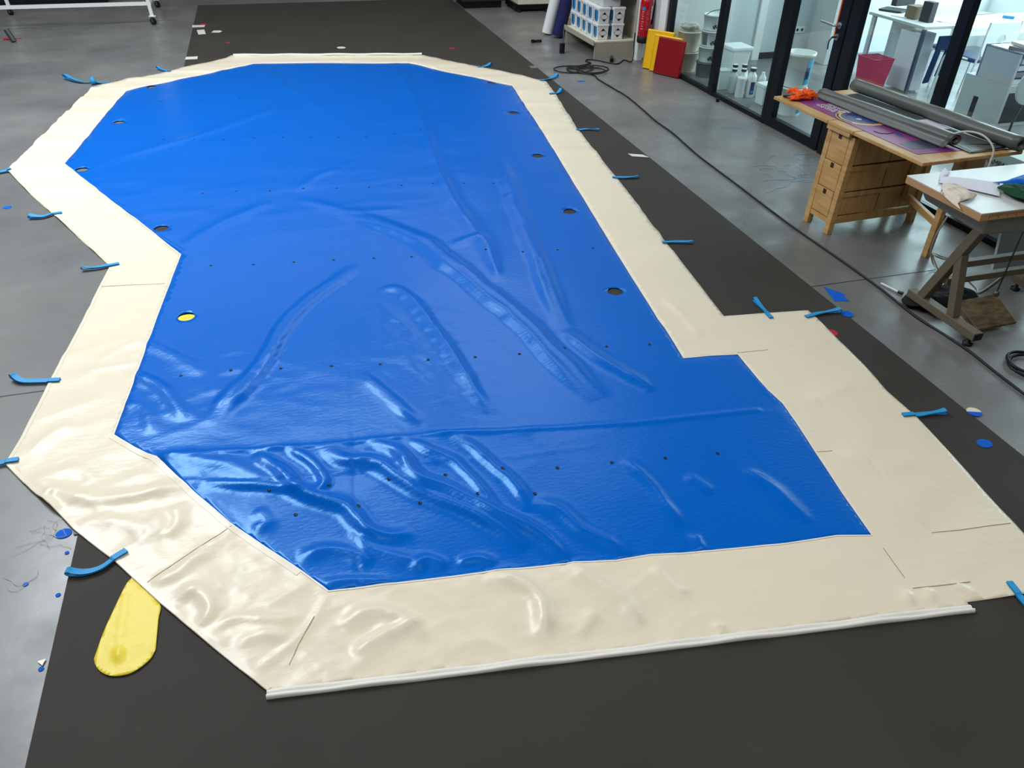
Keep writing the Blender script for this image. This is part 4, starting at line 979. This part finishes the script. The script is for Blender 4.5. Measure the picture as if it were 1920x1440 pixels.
# orange gloves: crumpled fabric lumps with fingers
gv = thing('orange_gloves', 'bright orange work gloves crumpled on the far corner of the table', 'gloves', TLoc(.135, 1.435, zt), TR)
def lump(name, m, parent, sx, sy, sz, seed, off=(0, 0, 0), n=26, rough=.35):
    vs = []; fs = []
    for i in range(n//2+1):
        th = PI*i/(n//2)
        for k in range(n):
            ph = 2*PI*k/n; x = math.sin(th)*math.cos(ph); y = math.sin(th)*math.sin(ph); z = math.cos(th)
            q = float(ridged(np.array([x*2.2+seed+z]), np.array([y*2.2+z*1.7+seed*.3]), seed)[0]); r_ = 1+rough*(q-.5)*2
            vs.append((off[0]+x*sx*r_, off[1]+y*sy*r_, off[2]+max(-.0, sz*.45+z*sz*.55*r_) if z < 0 else off[2]+sz*.45+z*sz*.55*r_))
    for i in range(n//2):
        for k in range(n): fs.append((i*n+k, i*n+(k+1) % n, (i+1)*n+(k+1) % n, (i+1)*n+k))
    return MB().add(vs, fs, True).build(name, m, parent)
lump('glove_palm', M['orange'], gv, .085, .075, .055, 3, (.04, -.02, .001), rough=.5); lump('glove_palm', M['orange'], gv, .08, .05, .03, 8, (-.02, -.05, .002), rough=.5)
for i, (x0, y0, x1, y1) in enumerate(((.03, .03, .03, .09), (.06, .0, .12, .05), (.07, -.03, .14, -.03), (.06, -.06, .11, -.10), (.0, .03, -.02, .08))):
    MB().tube(catmull([(x0, y0, .03), ((x0+x1)/2, (y0+y1)/2, .045), (x1, y1, .018)], 4), .014, 10, rs=[.016-.0005*k for k in range(9)]).build('glove_finger', M['orange'], gv)
MB().bar((-.10, .02, .012), (.0, -.02, .014), .022, .016).build('tool_handle', M['wood_dark'], gv, bevel=.004)

# ================================================================== sewing machine table
sw = thing('sewing_table', 'sewing machine table with white laminate top on an olive steel frame', 'sewing table', (3.39, 2.905, 0), R(.4))
MB().box(.0, 1.22, 0, .565, .756, .7605).build('laminate_top', M['laminate'], sw)
MB().box(.0, 1.22, 0, .565, .716, .756).build('board_edge', M['ply_edge'], sw, bevel=.003)
tk = MB()
for k in range(60):
    hh = .026 if k % 5 == 0 else .014; x = .055+k*.012
    tk.box(x, x+.0022, -.0014, 0, .752-hh, .752)
tk.build('ruler_ticks', M['wood_dark'], sw)
h = MB(); h.hexa([(.12, .05, .605), (.42, .05, .590), (.42, .50, .605), (.12, .50, .625), (.075, .02, .713), (.44, .02, .713), (.44, .54, .713), (.075, .54, .713)]); h.build('oil_pan', M['grey_plastic'], sw, bevel=.012)
for x in (.15, .945):
    MB().box(x-.03, x+.03, -.145, .395, .052, .100).build('foot_bar', M['olive_metal'], sw, bevel=.004)
    MB().box(x-.028, x+.028, -.149, -.145, .056, .096).build('end_cap', M['black_plastic'], sw)
    MB().bar((x, .30, .095), (x, .075, .66), .055, .055, up=(1, 0, 0)).build('leg', M['olive_metal'], sw, bevel=.003)
    MB().bar((x, .055, .095), (x, .150, .44), .050, .050, up=(1, 0, 0)).build('brace', M['olive_metal'], sw, bevel=.003)
    for y in (-.10, .36): MB().lathe([(.026, 0), (.028, .018), (.012, .022), (.010, .055)], (x, y, 0), 20).build('levelling_foot', M['black_rubber'], sw)
for z in (.335, .235): MB().box(.15, .945, .175, .215, z, z+.038).build('cross_bar', M['olive_metal'], sw, bevel=.003)
pd = MB(); pd.hexa([(.262, -.035, .030), (.555, -.025, .030), (.575, .185, .100), (.255, .160, .110), (.262, -.035, .045), (.555, -.025, .045), (.575, .185, .115), (.255, .160, .125)])
pd = pd.build('treadle', M['worn_board'], sw, bevel=.003)
MB().bar((.258, -.035, .036), (.252, .162, .117), .014, .03).build('treadle_edge', M['olive_metal'], pd)
MB().tube([(.565, .178, .12), (.548, .165, .62)], .005, 8).build('treadle_rod', M['zinc'], sw)
MB().lathe([(.018, 0), (.018, .02), (.008, .028)], (.565, .178, .112), 14).build('rod_joint', M['zinc'], sw)
MB().bar((.53, .165, .625), (.80, .165, .625), .02, .014).build('motor_arm', M['black_plastic'], sw)
MB().cyl((.60, .32, .58), (.86, .32, .58), .075).build('motor', M['black_plastic'], sw)
mc = thing('sewing_machine', 'brown grey sewing machine body at the right picture edge', 'sewing machine', (4.205, 3.10, .7612), 0)
MB().box(0, .36, 0, .18, 0, .035).build('machine_bed', M['grey_plastic'], mc, bevel=.006)
MB().box(.26, .36, .02, .16, .035, .28).build('machine_column', M['grey_plastic'], mc, bevel=.012)
MB().box(.02, .36, .03, .15, .20, .29).build('machine_arm', M['grey_plastic'], mc, bevel=.015)
MB().cyl((.36, .09, .22), (.385, .09, .22), .06).build('hand_wheel', M['black_plastic'], mc)
MB().cyl((.06, .09, .035), (.06, .09, .2), .008).build('needle_bar', M['steel'], mc)

def crumple(name, label, cat, outline, m, z0, amp, sc, seed, dome=0, step=.012, th=.0012, drop=None, cap=None):
    cx = sum(p[0] for p in outline)/len(outline); cy = sum(p[1] for p in outline)/len(outline)
    pts = list(outline); ed = [(i, (i+1) % len(outline)) for i in range(len(outline))]
    a = np.array(outline); gx, gy = np.meshgrid(np.arange(a[:, 0].min(), a[:, 0].max(), step), np.arange(a[:, 1].min(), a[:, 1].max(), step))
    gx = gx.ravel(); gy = gy.ravel(); k = inpoly(gx, gy, outline); pts += list(zip(gx[k].tolist(), gy[k].tolist()))
    v, e_, f, _, _, _ = geometry.delaunay_2d_cdt([Vector(p) for p in pts], ed, [], 1, 1e-5)
    V = np.array([(p.x, p.y) for p in v]); d_, _, _ = pdist(V[:, 0], V[:, 1], list(outline)+[outline[0]])
    Z = .002+amp*ridged(V[:, 0]*sc, V[:, 1]*sc, seed)+dome*np.clip(d_/.05, 0, 1)**.6
    if cap: Z = np.where(V[:, 0] < cap[0], np.minimum(Z, cap[1]), Z)
    if drop is not None: Z = np.where(V[:, 0] < drop, .002+(V[:, 0]-drop)*.22, Z)
    X = np.where(V[:, 0] < drop, drop-.003+(V[:, 0]-drop)*.1, V[:, 0]) if drop is not None else V[:, 0]
    b = MB().add([(x-cx, y-cy, z) for x, y, z in zip(X.tolist(), V[:, 1].tolist(), Z.tolist())], [tuple(t) for t in f], True).build(name, M[m], solid=th)
    b.location = (cx, cy, z0); return tag(b, label, cat)
ZT = .7625
crumple('paper_sheet', 'long creased white paper sheet on the white sewing table top', 'paper', [(3.562, 3.392), (3.647, 3.355), (3.737, 3.291), (3.817, 3.239), (3.645, 3.062), (3.557, 3.193), (3.471, 3.320)], 'paper', ZT, .006, 5, 4, .004)
crumple('paper_sheet', 'small torn white paper standing behind the long paper sheet', 'paper', [(3.680, 3.515), (3.655, 3.440), (3.593, 3.393), (3.492, 3.340), (3.587, 3.438)], 'paper', ZT, .012, 8, 6, .012)
crumple('cloth_rag', 'cream cloth rag crumpled over the left edge of the sewing table', 'rag', [(3.460, 3.279), (3.514, 3.250), (3.540, 3.203), (3.530, 3.142), (3.527, 3.096), (3.490, 3.074), (3.433, 3.057), (3.382, 3.061), (3.342, 3.063), (3.263, 3.023), (3.283, 3.077), (3.337, 3.156)], 'cloth_cream', ZT, .020, 14, 7, .016, .006, drop=3.388)
crumple('blue_sheet', 'blue vinyl sheet with a raised corner on the sewing table', 'vinyl sheet', [(3.753, 3.227), (3.870, 3.241), (4.030, 3.298), (4.212, 3.318), (4.014, 3.107), (3.900, 3.159)], 'blue_scrap', ZT, .012, 6, 8, .02)
crumple('green_cloth', 'dark green cloth heaped at the right of the sewing table', 'cloth', [(3.698, 3.142), (3.793, 3.192), (3.893, 3.152), (4.031, 3.087), (3.764, 2.831), (3.699, 2.956), (3.682, 3.028)], 'cloth_green', ZT, .035, 10, 9, .02)
crumple('black_bundle', 'black fabric bundle on the floor under the sewing table', 'fabric', [(3.506, 3.324), (3.562, 3.359), (3.629, 3.335), (3.754, 3.375), (3.962, 3.404), (4.041, 3.436), (3.966, 3.307), (3.989, 3.216), (3.940, 3.146), (3.756, 3.125), (3.610, 3.135), (3.520, 3.185), (3.480, 3.201), (3.469, 3.258)], 'cloth_black', .002, .05, 6, 10, .045, .01, cap=(3.60, .044))
wc = [(3.62, 3.30, .60), (3.60, 3.46, .40), (3.62, 3.60, .15)]
tag(MB().tube(catmull([(*(3.568, 3.270), .575), (*(3.618, 3.327), .50), (*(3.768, 3.483), .34), (*(3.910, 3.613), .17), (*(4.010, 3.663), .05), (*(4.020, 3.610), .008), (*(4.006, 3.559), .008), (*(4.162, 3.813), .008), (*(4.187, 3.910), .008), (*(4.203, 3.777), .008), (*(4.296, 3.712), .008), (*(4.466, 3.704), .008), (*(4.594, 3.706), .008)], 5), .005, 7).build('white_cable', M['cable_white']), 'white cable looping down under the sewing table to the floor', 'cable')
tag(MB().tube(catmull([(*p, .006) for p in [(4.169, 3.566), (4.105, 3.354), (4.095, 3.298), (4.585, 3.542), (5.078, 3.853)]], 5), .005, 7).build('white_cable', M['cable_white']), 'white cable curving over the floor behind the cross bars', 'cable')
a_ = TLoc(.40, .10, .80); b_2 = TLoc(.47, -.01, .80)
tag(MB().tube(catmull([TLoc(.36, .26, .765), TLoc(.41, .16, .845), TLoc(.47, .06, .85), TLoc(.505, -.02, .79), TLoc(.505, -.035, .70), TLoc(.49, -.04, .55), TLoc(.48, -.05, .35)], 6), .006, 8).build('white_cable', M['cable_white']), 'cream cable arching out of the left grey roll over the table edge', 'cable')

# ================================================================== behind the glass
def OT(name, label, cat, a, b, z=0, rot=0, group=None): return thing(name, label, cat, WL(a, b, z), WROT+rot, group)
# in these things local x = into the office, local y = away from the camera
def pail(name, label, a, b, z, r, h, m, lid=None, band=None, group=None, handle=False, lm='pail_grey'):
    t = OT(name, label, 'pail', a, b, z, 0, group)
    MB().lathe([(r*.88, 0), (r, h*.93), (r*1.06, h*.93), (r*1.06, h-.004), (r*.98, h), (r*.97, h-.012), (.001, h-.012)] if lid else [(r*.88, 0), (r, h*.90), (r*1.06, h*.90), (r*1.06, h), (r*.97, h), (r*.94, h*.5), (.001, h*.45)], n=36).build('pail_body', M[m], t)
    if band:
        vs, fs = wrap(R(band[0]), R(band[1]), h*.10, h*.84, r*1.0, 10)
        vs = [(x*(.885+.12*z_/h+.006), y*(.885+.12*z_/h+.006), z_) for x, y, z_ in vs]
        MB().add(vs, fs, True).build('label', M[lm], t)
    if handle: MB().tube(catmull([(-r*1.05, 0, h*.9), (-r*.8, -r*.5, h+.035), (0, -r*.6, h+.055), (r*.8, -r*.5, h+.035), (r*1.05, 0, h*.9)], 5), .004, 7).build('handle', M['black_plastic'], t)
    return t
OFA, OFB = .34, -.02
for i, (m_, lb, bd) in enumerate((('pail_grey', 'grey round pail at the bottom of the stack behind the glass', None), ('tub_plastic', 'white pail with a grey label, second from the bottom of the stack', (255, 330)), ('tub_plastic', 'white pail with grey strap label, third from the bottom of the stack', (180, 215)), ('tub_plastic', 'top pail of the stack with a grey label and wire handle', (265, 330)))):
    p_ = pail('paint_pail', lb, OFA+.004*i, OFB, i*.1705, .128, .168, m_, True, bd, 'pails stacked behind the first pane', handle=(i == 3))
    if i:
        q = MB(); r_ = .1245
        for da, dz in ((0, 0), (7, .012), (14, -.002), (4, -.012), (11, .018)):
            a_ = R(238+da); q.cyl((r_*.98*math.cos(a_), r_*.98*math.sin(a_), .045+dz), (r_*1.03*math.cos(a_), r_*1.03*math.sin(a_), .045+dz), .009, n=10)
        q.build('black_blots', M['print_black'], p_)
pail('cream_pail', 'cream round pail on the floor behind the red panel and glass', .23, -.33, 0, .135, .225, 'strip_cream', True)
pail('cream_pail', 'upper cream round pail stacked behind the red panel and glass', .23, -.33, .2275, .135, .225, 'strip_cream', True)
o = lump('plastic_bag', DM('bag_beige', rgb(206, 200, 190), rough=.5), None, .11, .10, .09, 12); o.location = WL(.23, -.33, .454); tag(o, 'crumpled beige plastic bag on the upper cream pail', 'bag')
t = OT('square_bucket', 'large clear square bucket standing behind the second pane', 'bucket', .46, .36)
w_ = .095; u_ = .125
MB().hexa([(-w_, -w_, 0), (w_, -w_, 0), (w_, w_, 0), (-w_, w_, 0), (-u_, -u_, .40), (u_, -u_, .40), (u_, u_, .40), (-u_, u_, .40)]).build('bucket_body', M['tub_plastic'], t, bevel=.02)
MB().box(-.137, .137, -.137, .137, .375, .42).build('bucket_lid', M['white_gloss'], t, bevel=.014)
t = OT('clear_box', 'small clear plastic box left of the bottles behind the glass', 'box', .22, .55)
MB().box(-.06, .06, -.06, .06, 0, .20).build('box_body', M['clear_plastic'], t, bevel=.008); MB().box(-.066, .066, -.066, .066, .20, .215).build('box_lid', M['clear_plastic'], t, bevel=.004)
def bottle(label, px, r, h, cap=True, lab=None, grp='white bottles behind the second pane', nm='white_bottle'):
    t = OT(nm, label, 'bottle', px[0], px[1], 0, 0, grp)
    MB().lathe([(r*.9, 0), (r, .01), (r, h*.68), (r*.86, h*.76), (r*.45, h*.85), (r*.42, h*.93)], n=28).build('bottle_body', M['tub_plastic'], t)
    if cap:
        MB().cyl((0, 0, h*.89), (0, 0, h*.985), r*.62, n=24).build('cap', M['charcoal'], t); MB().cyl((0, 0, h*.985), (0, 0, h), r*.60, n=24).build('cap_top', M['white_gloss'], t)
    if lab:
        vs, fs = wrap(R(lab[0]), R(lab[1]), h*.12, h*.55, r*1.015); MB().add(vs, fs, True).build('label', M['label_navy'], t)
        vs, fs = wrap(R(lab[0]+8), R(lab[1]-8), h*.16, h*.26, r*1.025); MB().add(vs, fs, True).build('label_print', M['label_blue'], t)
    return t
def off(p, da, db=0): return (p[0]+da, p[1]+db)
bottle('rear left white bottle with a black cap, half hidden by the one before it', off((0.284, 0.595), .05), .047, .27)
bottle('front left white bottle with a black cap beside the clear box', off((0.208, 0.714), .05), .047, .255, lab=(300, 340))
bottle('rear middle white bottle with a black cap', off((0.362, 0.659), .05), .047, .28)
bottle('middle white bottle with a black cap behind the plain jar', off((0.285, 0.777), .05), .047, .265, lab=(290, 350))
bottle('largest white bottle with a black cap and a navy label', off((0.310, 0.914), .05), .052, .305, lab=(235, 290))
bottle('uncapped white bottle right of the one with the navy label', off((0.369, 0.950), .10), .040, .28, cap=False)
bottle('short uncapped white bottle behind the small square tub', off((0.445, 0.946), .15), .040, .25, cap=False)
t = OT('white_jar', 'plain white jar standing before the bottles', 'jar', *off((0.205, 0.890), .045))
MB().lathe([(.046, 0), (.048, .01), (.048, .185), (.050, .19), (.050, .205), (.044, .208), (.001, .206)], n=28).build('jar_body', M['tub_plastic'], t)
t = OT('square_tub', 'small square white tub nearest the door behind the glass', 'tub', *off((0.274, 1.263), .09, -.06))
MB().hexa([(-.066, -.066, 0), (.066, -.066, 0), (.066, .066, 0), (-.066, .066, 0), (-.075, -.075, .185), (.075, -.075, .185), (.075, .075, .185), (-.075, .075, .185)]).build('tub_body', M['tub_plastic'], t, bevel=.008)
MB().box(-.082, .082, -.082, .082, .175, .215).build('tub_rim', M['tub_plastic'], t, bevel=.008)
pc = off((0.317, 1.666), .11, -.10)
pail('round_pail', 'lower white round pail of the pair behind the glass door', pc[0], pc[1], 0, .130, .275, 'tub_plastic', True, (272, 308), 'two pails behind the glass door', lm='cyan_label')
p_ = pail('round_pail', 'upper white round pail with a cyan label behind the glass door', pc[0]+.01, pc[1], .2775, .135, .325, 'tub_plastic', None, (268, 310), 'two pails behind the glass door', lm='cyan_label')
vs, fs = wrap(R(272), R(288), .09, .20, .1335); MB().add(vs, fs, True).build('label_panel', M['label_navy'], p_)
t = OT('clear_bottle', 'tall clear bottle beside the round pails behind the glass', 'bottle', *off((0.354, 1.403), .12, -.1))
MB().lathe([(.04, 0), (.042, .01), (.042, .26), (.018, .32), (.02, .36), (.001, .36)], n=24).build('bottle_body', M['clear_plastic'], t)

# tall cupboard, socket
t = OT('tall_cupboard', 'tall plain white cupboard at the office rear wall beyond the door', 'cupboard', 2.10, -.16)
MB().box(0, .36, 0, .40, .0, 2.1).build('cupboard_body', M['grey_paint'], t, bevel=.004); MB().box(-.004, 0, .01, .39, .08, 2.05).build('cupboard_door', M['grey_paint'], t)
t = OT('wall_socket', 'white double wall socket on the office rear wall', 'socket', 1.99, -.655, .33)
MB().box(-.075, .075, -.016, -.008, -.04, .04).build('face_plate', M['white_gloss'], t, bevel=.003)
for x in (-.035, .035): MB().cyl((x, -.0165, 0), (x, -.012, 0), .018, n=18).build('outlet', M['charcoal'], t)

# desk, seen through the third pane
dk = OT('office_desk', 'white office desk with panel ends behind the third pane', 'desk', 2.08, 1.34)
MB().box(0, .36, 0, .90, .695, .725).build('desk_top', M['grey_paint'], dk, bevel=.004)
MB().box(.04, .07, .82, .88, 0, .695).build('desk_leg', M['grey_paint'], dk, bevel=.003)
MB().box(.12, .15, .16, .46, .02, .62).build('pedestal_side', M['white_gloss'], dk, bevel=.003)
MB().box(.15, .34, .16, .46, .02, .62).build('pedestal', M['white_paint'], dk, bevel=.003)
MB().box(.33, .35, .48, .86, .15, .695).build('modesty_panel', M['grey_paint'], dk)
MB().box(.10, .135, .10, .135, 0, .695).build('desk_leg', M['zinc'], dk, bevel=.003)
ws = OT('work_table', 'long white work table covered with papers deep in the office', 'table', 2.46, 1.47)
MB().box(0, 2.0, 0, .60, .69, .725).build('table_top', M['white_gloss'], ws, bevel=.004)
MB().box(0, 2.0, .0, .03, .64, .69).build('apron', M['white_gloss'], ws)
for x, y in ((.45, .55), (1.9, .05), (1.9, .55)): MB().box(x-.02, x+.02, y-.02, y+.02, 0, .69).build('table_leg', M['white_gloss'], ws)
MB().hexa([(.44, .50, .42), (.48, .50, .42), (.48, .52, .42), (.44, .52, .42), (.36, .50, .66), (.50, .50, .66), (.50, .52, .66), (.36, .52, .66)]).build('bracket', M['white_gloss'], ws)
def OB(name, label, cat, m, a, b, z, sx, sy, sz, rot=0, bev=.003):
    o = MB().box(-sx/2, sx/2, -sy/2, sy/2, 0, sz).build(name, M[m], bevel=bev); o.location = WL(a, b, z); o.rotation_euler = (0, 0, WROT+rot); return tag(o, label, cat)
def quad(px, z): return px
OB('cardboard_box', 'brown cardboard box on the white office desk', 'box', 'brown_card', *(2.310, 0.905), .7255, .17, .14, .13, .1)
OB('pen_tray', 'dark upright desk organiser beside the cardboard box', 'organiser', 'charcoal', *(2.296, 1.100), .7255, .08, .13, .20, .1)
OB('dark_folder', 'dark folder with grey covers lying on the left desk corner', 'folder', 'charcoal', *(2.386, 0.474), .7255, .24, .26, .022, .5)
OB('open_magazine', 'pale open magazine beside the dark folder on the desk', 'magazine', 'paper', *(2.251, 0.782), .7255, .16, .18, .010, .3)
OB('dark_case', 'dark red and black case standing at the back of the desk', 'case', 'charcoal', *(2.766, 0.172), .7255, .30, .08, .26, .1)
OB('paper_pile', 'sheet of white paper at the front of the long work table', 'paper', 'paper', *(2.649, 1.143), .7255, .34, .24, .006, .4)
OB('paper_pile', 'flat grey magazine further back on the long work table', 'magazine', 'tape_grey', *(3.283, 0.826), .7255, .30, .12, .008, .1)
OB('paper_pile', 'loose white papers on the right of the work table', 'paper', 'white_gloss', *(3.044, 1.282), .7255, .30, .20, .006, -.3)
OB('blue_folder', 'blue paper folded up on the work table', 'folder', 'label_blue', *(3.470, 1.086), .7255, .20, .12, .03, .6)
# waste bin
bn_ = OT('waste_bin', 'translucent red square waste bin beside the white desk', 'waste bin', 1.86, 1.0)
i0, i1 = .105, .135
b = MB(); vs = [(-i0, -i0, 0), (i0, -i0, 0), (i0, i0, 0), (-i0, i0, 0), (-i1, -i1, .36), (i1, -i1, .36), (i1, i1, .36), (-i1, i1, .36)]
b.add(vs, [(0, 3, 2, 1), (0, 1, 5, 4), (1, 2, 6, 5), (2, 3, 7, 6), (3, 0, 4, 7)]); b.build('bin_body', M['bin_red'], bn_, solid=.004)
MB().tube([(-i1, -i1, .36), (i1, -i1, .36), (i1, i1, .36), (-i1, i1, .36), (-i1, -i1, .36)], .006, 8).build('bin_rim', M['red_metal'], bn_)
# stool with hanging garment
st = OT('round_stool', 'round stool with a dark seat under the work table', 'stool', 2.62, 1.17)
MB().lathe([(.001, .44), (.15, .44), (.155, .455), (.15, .475), (.001, .485)], n=32).build('seat', M['seat_navy'], st)
v_ = [(.156*math.cos(2*PI*k/30), .156*math.sin(2*PI*k/30), .450) for k in range(31)]; MB().tube(v_, .009, 8, caps=False).build('seat_ring', M['white_gloss'], st)
for k in range(4):
    a_ = PI/4+k*PI/2+.3; MB().tube(catmull([(.10*math.cos(a_), .10*math.sin(a_), .445), (.15*math.cos(a_), .15*math.sin(a_), .40), (.19*math.cos(a_), .19*math.sin(a_), 0)], 4), .010, 8).build('leg', M['white_gloss'], st)
gm = OT('dark_garment', 'dark navy garment hanging in two strips from the stool', 'garment', 2.33, 1.325)
for sx, z0, w_ in ((0, .13, .07), (.13, .20, .06)):
    MB().hexa([(sx-w_/2, -.01, z0), (sx+w_/2, -.01, z0+.01), (sx+w_/2, .012, z0+.01), (sx-w_/2, .012, z0), (sx-w_*.3+.03, -.01, .50), (sx+w_*.6+.03, -.01, .50), (sx+w_*.6+.03, .012, .50), (sx-w_*.3+.03, .012, .50)]).build('garment_strip', M['cloth_navy'], gm, bevel=.005)
MB().box(0, .2, -.012, .014, .48, .62).build('garment_top', M['cloth_navy'], gm, bevel=.006)
# chair
ch = OT('office_chair', 'white chair with an oval hole in its back and a dark navy seat', 'chair', 2.66, 1.56, 0, .05)
MB().box(-.21, .21, -.20, .20, .43, .475).build('seat', M['seat_navy'], ch, bevel=.018)
# back panel with an oval hole
N_ = 28; ov = [(.055*math.cos(2*PI*k/N_), .67+.045*math.sin(2*PI*k/N_)) for k in range(N_)]
def sqp(a):
    x, z = math.cos(a), math.sin(a); s = max(abs(x)/.225, abs(z)/.16); return (x/s, .67+z/s)
ou = [sqp(2*PI*k/N_) for k in range(N_)]
vs = [(x, -.24, z) for x, z in ov+ou]+[(x, -.225, z) for x, z in ov+ou]
fs = [(k, (k+1) % N_, N_+(k+1) % N_, N_+k) for k in range(N_)]+[(2*N_+k, 2*N_+N_+k, 2*N_+N_+(k+1) % N_, 2*N_+(k+1) % N_) for k in range(N_)]
fs += [(k, 2*N_+k, 2*N_+(k+1) % N_, (k+1) % N_) for k in range(N_)]+[(N_+k, N_+(k+1) % N_, 3*N_+(k+1) % N_, 3*N_+k) for k in range(N_)]
MB().add(vs, fs).build('backrest', M['white_gloss'], ch)
for x in (-.215, .215):
    MB().tube(catmull([(x, -.235, .84), (x, -.215, .5), (x, -.20, .3), (x, -.23, 0)], 5), .011, 8).build('rear_leg', M['white_gloss'], ch)
    MB().tube(catmull([(x, -.10, .455), (x, .12, .45), (x, .20, .42), (x, .22, .25), (x, .24, 0)], 5), .011, 8).build('front_leg', M['white_gloss'], ch)
# cabinet with papers
pcb = OT('paper_cabinet', 'grey white cabinet with open shelves of papers behind the glass', 'cabinet', 2.20, 2.50)
MB().box(0, .03, 0, .43, .40, .70).build('side_panel', M['grey_paint'], pcb, bevel=.003)
MB().box(0, .55, 0, .55, .0, .40).build('lower_case', M['grey_paint'], pcb, bevel=.004)
MB().box(0, .55, 0, .43, .685, .70).build('cabinet_top', M['grey_paint'], pcb); MB().box(.52, .55, 0, .43, .40, .70).build('side_panel', M['grey_paint'], pcb); MB().box(0, .55, .41, .43, .40, .70).build('back_panel', M['grey_paint'], pcb)
MB().box(-.004, 0, .30, .36, .02, .22).build('handle_slot', M['charcoal'], pcb)
MB().box(.04, .50, -.004, 0, .04, .33).build('dark_front', M['charcoal'], pcb)
for i in range(4): OB('paper_stack', ['lowest', 'second lowest', 'third', 'topmost'][i]+' stack of loose papers inside the open cabinet', 'papers', ['paper', 'mauve_roll', 'paper', 'tape_white'][i], 2.46, 2.30, .4015+i*.064, .40, .34, .045+.004*(i % 2), .04*i-.05)
OB('binder', 'flat book on top of the paper cabinet', 'book', 'mauve_roll', 2.35, 2.42, .7015, .20, .26, .03, .2); OB('catalogue', 'pale catalogue on the book on top of the paper cabinet', 'book', 'strip_cream', 2.38, 2.40, .7335, .22, .24, .03, -.1)
wt = OT('round_white_chair_back', 'rounded white plastic chair back in front of the paper cabinet', 'chair', 2.05, 2.86)
MB().add([(.0+.02*math.sin(2*PI*k/28), 0+.13*math.cos(2*PI*k/28)*0, .50+.15*math.sin(2*PI*k/28)) for k in range(0)], []) if False else None
vs = [(.17*math.cos(2*PI*k/28), y_, .50+.17*math.sin(2*PI*k/28)) for y_ in (-.01, .01) for k in range(28)]
MB().add(vs, [tuple(range(28)), tuple(range(28, 56))[::-1]]+[(k, (k+1) % 28, 28+(k+1) % 28, 28+k) for k in range(28)]).build('back_shell', M['white_paint'], wt, bevel=.006)
MB().tube([(0, .02, .36), (0, .05, .2), (0, .05, 0)], .012, 8).build('stem', M['zinc'], wt)
# champagne carton on the floor behind the partition
cb = OT('champagne_carton', 'grey white carton lettered CHAMPAGNE on the office floor', 'carton', .34, 4.62)
MB().box(0, .40, 0, .62, 0, .472).build('carton_body', M['carton'], cb, bevel=.004)
MB().box(.0, .40, .0, .62, .472, .476).build('carton_flap', M['tape_white'], cb)
text('carton_lettering', 'CHAMPAGNE', .056, M['print_black'], cb, frame_mtx((-.002, .37, .392), (0, -1, 0), (0, 0, 1)), .0004)
MB().add([(-.003, .05, .28), (-.003, .0, .28), (-.003, 0, .34), (-.003, .05, .34)], [(0, 1, 2, 3)]).build('crest_mark', M['tape_grey'], cb) if False else None
t = tag(MB().box(0, .02, -.3, .3, 0, .55).build('grey_board', M['grey_paint'], bevel=.003), 'plain grey board leaning upright behind the sewing table', 'board'); t.location = (*(4.642, 3.488), .002); t.rotation_euler = (0, R(10), R(92))
# blinds / window strips on the far office wall
for i in range(9):
    o = struct(MB().box(4.93, 4.99, -1.2-i*.42, -.95-i*.42, .75, 2.5).build('window_strip_%d' % (i+10), M['white_gloss'], None)); o.matrix_world = Matrix.Translation(W0) @ Matrix.Rotation(WROT, 4, 'Z'); o.name = 'window_%d' % (i+10)

# ------------------------------------------------------------------ daylight and added fill lights
def area(name, loc, sx, sy, power, col=(1, 1, 1), rot=(0, 0, 0), spread=None):
    l = bpy.data.lights.new(name, 'AREA'); l.shape = 'RECTANGLE'; l.size = sx; l.size_y = sy; l.energy = power; l.color = col
    o = bpy.data.objects.new(name, l); COL.objects.link(o); o.location = loc; o.rotation_euler = rot
    if spread: l.spread = spread
    return o
area('skylight_near', (-2.6, 6.9, 5.4), 2.1, 4.2, 500, (.88, .95, 1))
area('sheen_light_mid', (0.0, 8.9, 5.4), 2.5, 1.4, 95, (.88, .95, 1))  # added source that puts sheen on the cover folds
area('fill_rear', (1.0, .2, 5.4), 5, 3.6, 160, (1, .985, .96))  # added soft fill, unseen above and behind the camera
area('fill_left', (-6.8, 10.5, 5.4), 2.2, 10, 95, (1, .99, .97))  # added unseen fill that brightens the left and far cover
area('fill_right', (3.2, 10.5, 5.4), 2.4, 6, 90, (1, .99, .96))  # added unseen fill for the right side of the workshop
area('fill_far', (0, 15.5, 5.4), 8, 3.0, 85, (1, .99, .97))  # added unseen fill so the far end stays bright
a_ = WL(3.2, 1.5, 2.7); area('office_fill', a_, 2.6, 4, 110, (.80, .95, 1))  # added cool fill under the office ceiling, no real fixture
a_ = WL(4.9, 1.6, 1.5); area('office_window', a_, 5, 1.6, 220, (.78, .93, 1), (R(90), 0, R(90)))
w = bpy.data.worlds.new('world'); SC.world = w; w.use_nodes = True
w.node_tree.nodes['Background'].inputs[0].default_value = (.7, .8, .9, 1); w.node_tree.nodes['Background'].inputs[1].default_value = .5
vs = SC.view_settings; vs.view_transform = 'Standard'; vs.look = 'None'; vs.gamma = 1; vs.use_curve_mapping = False; vs.exposure = 0.0
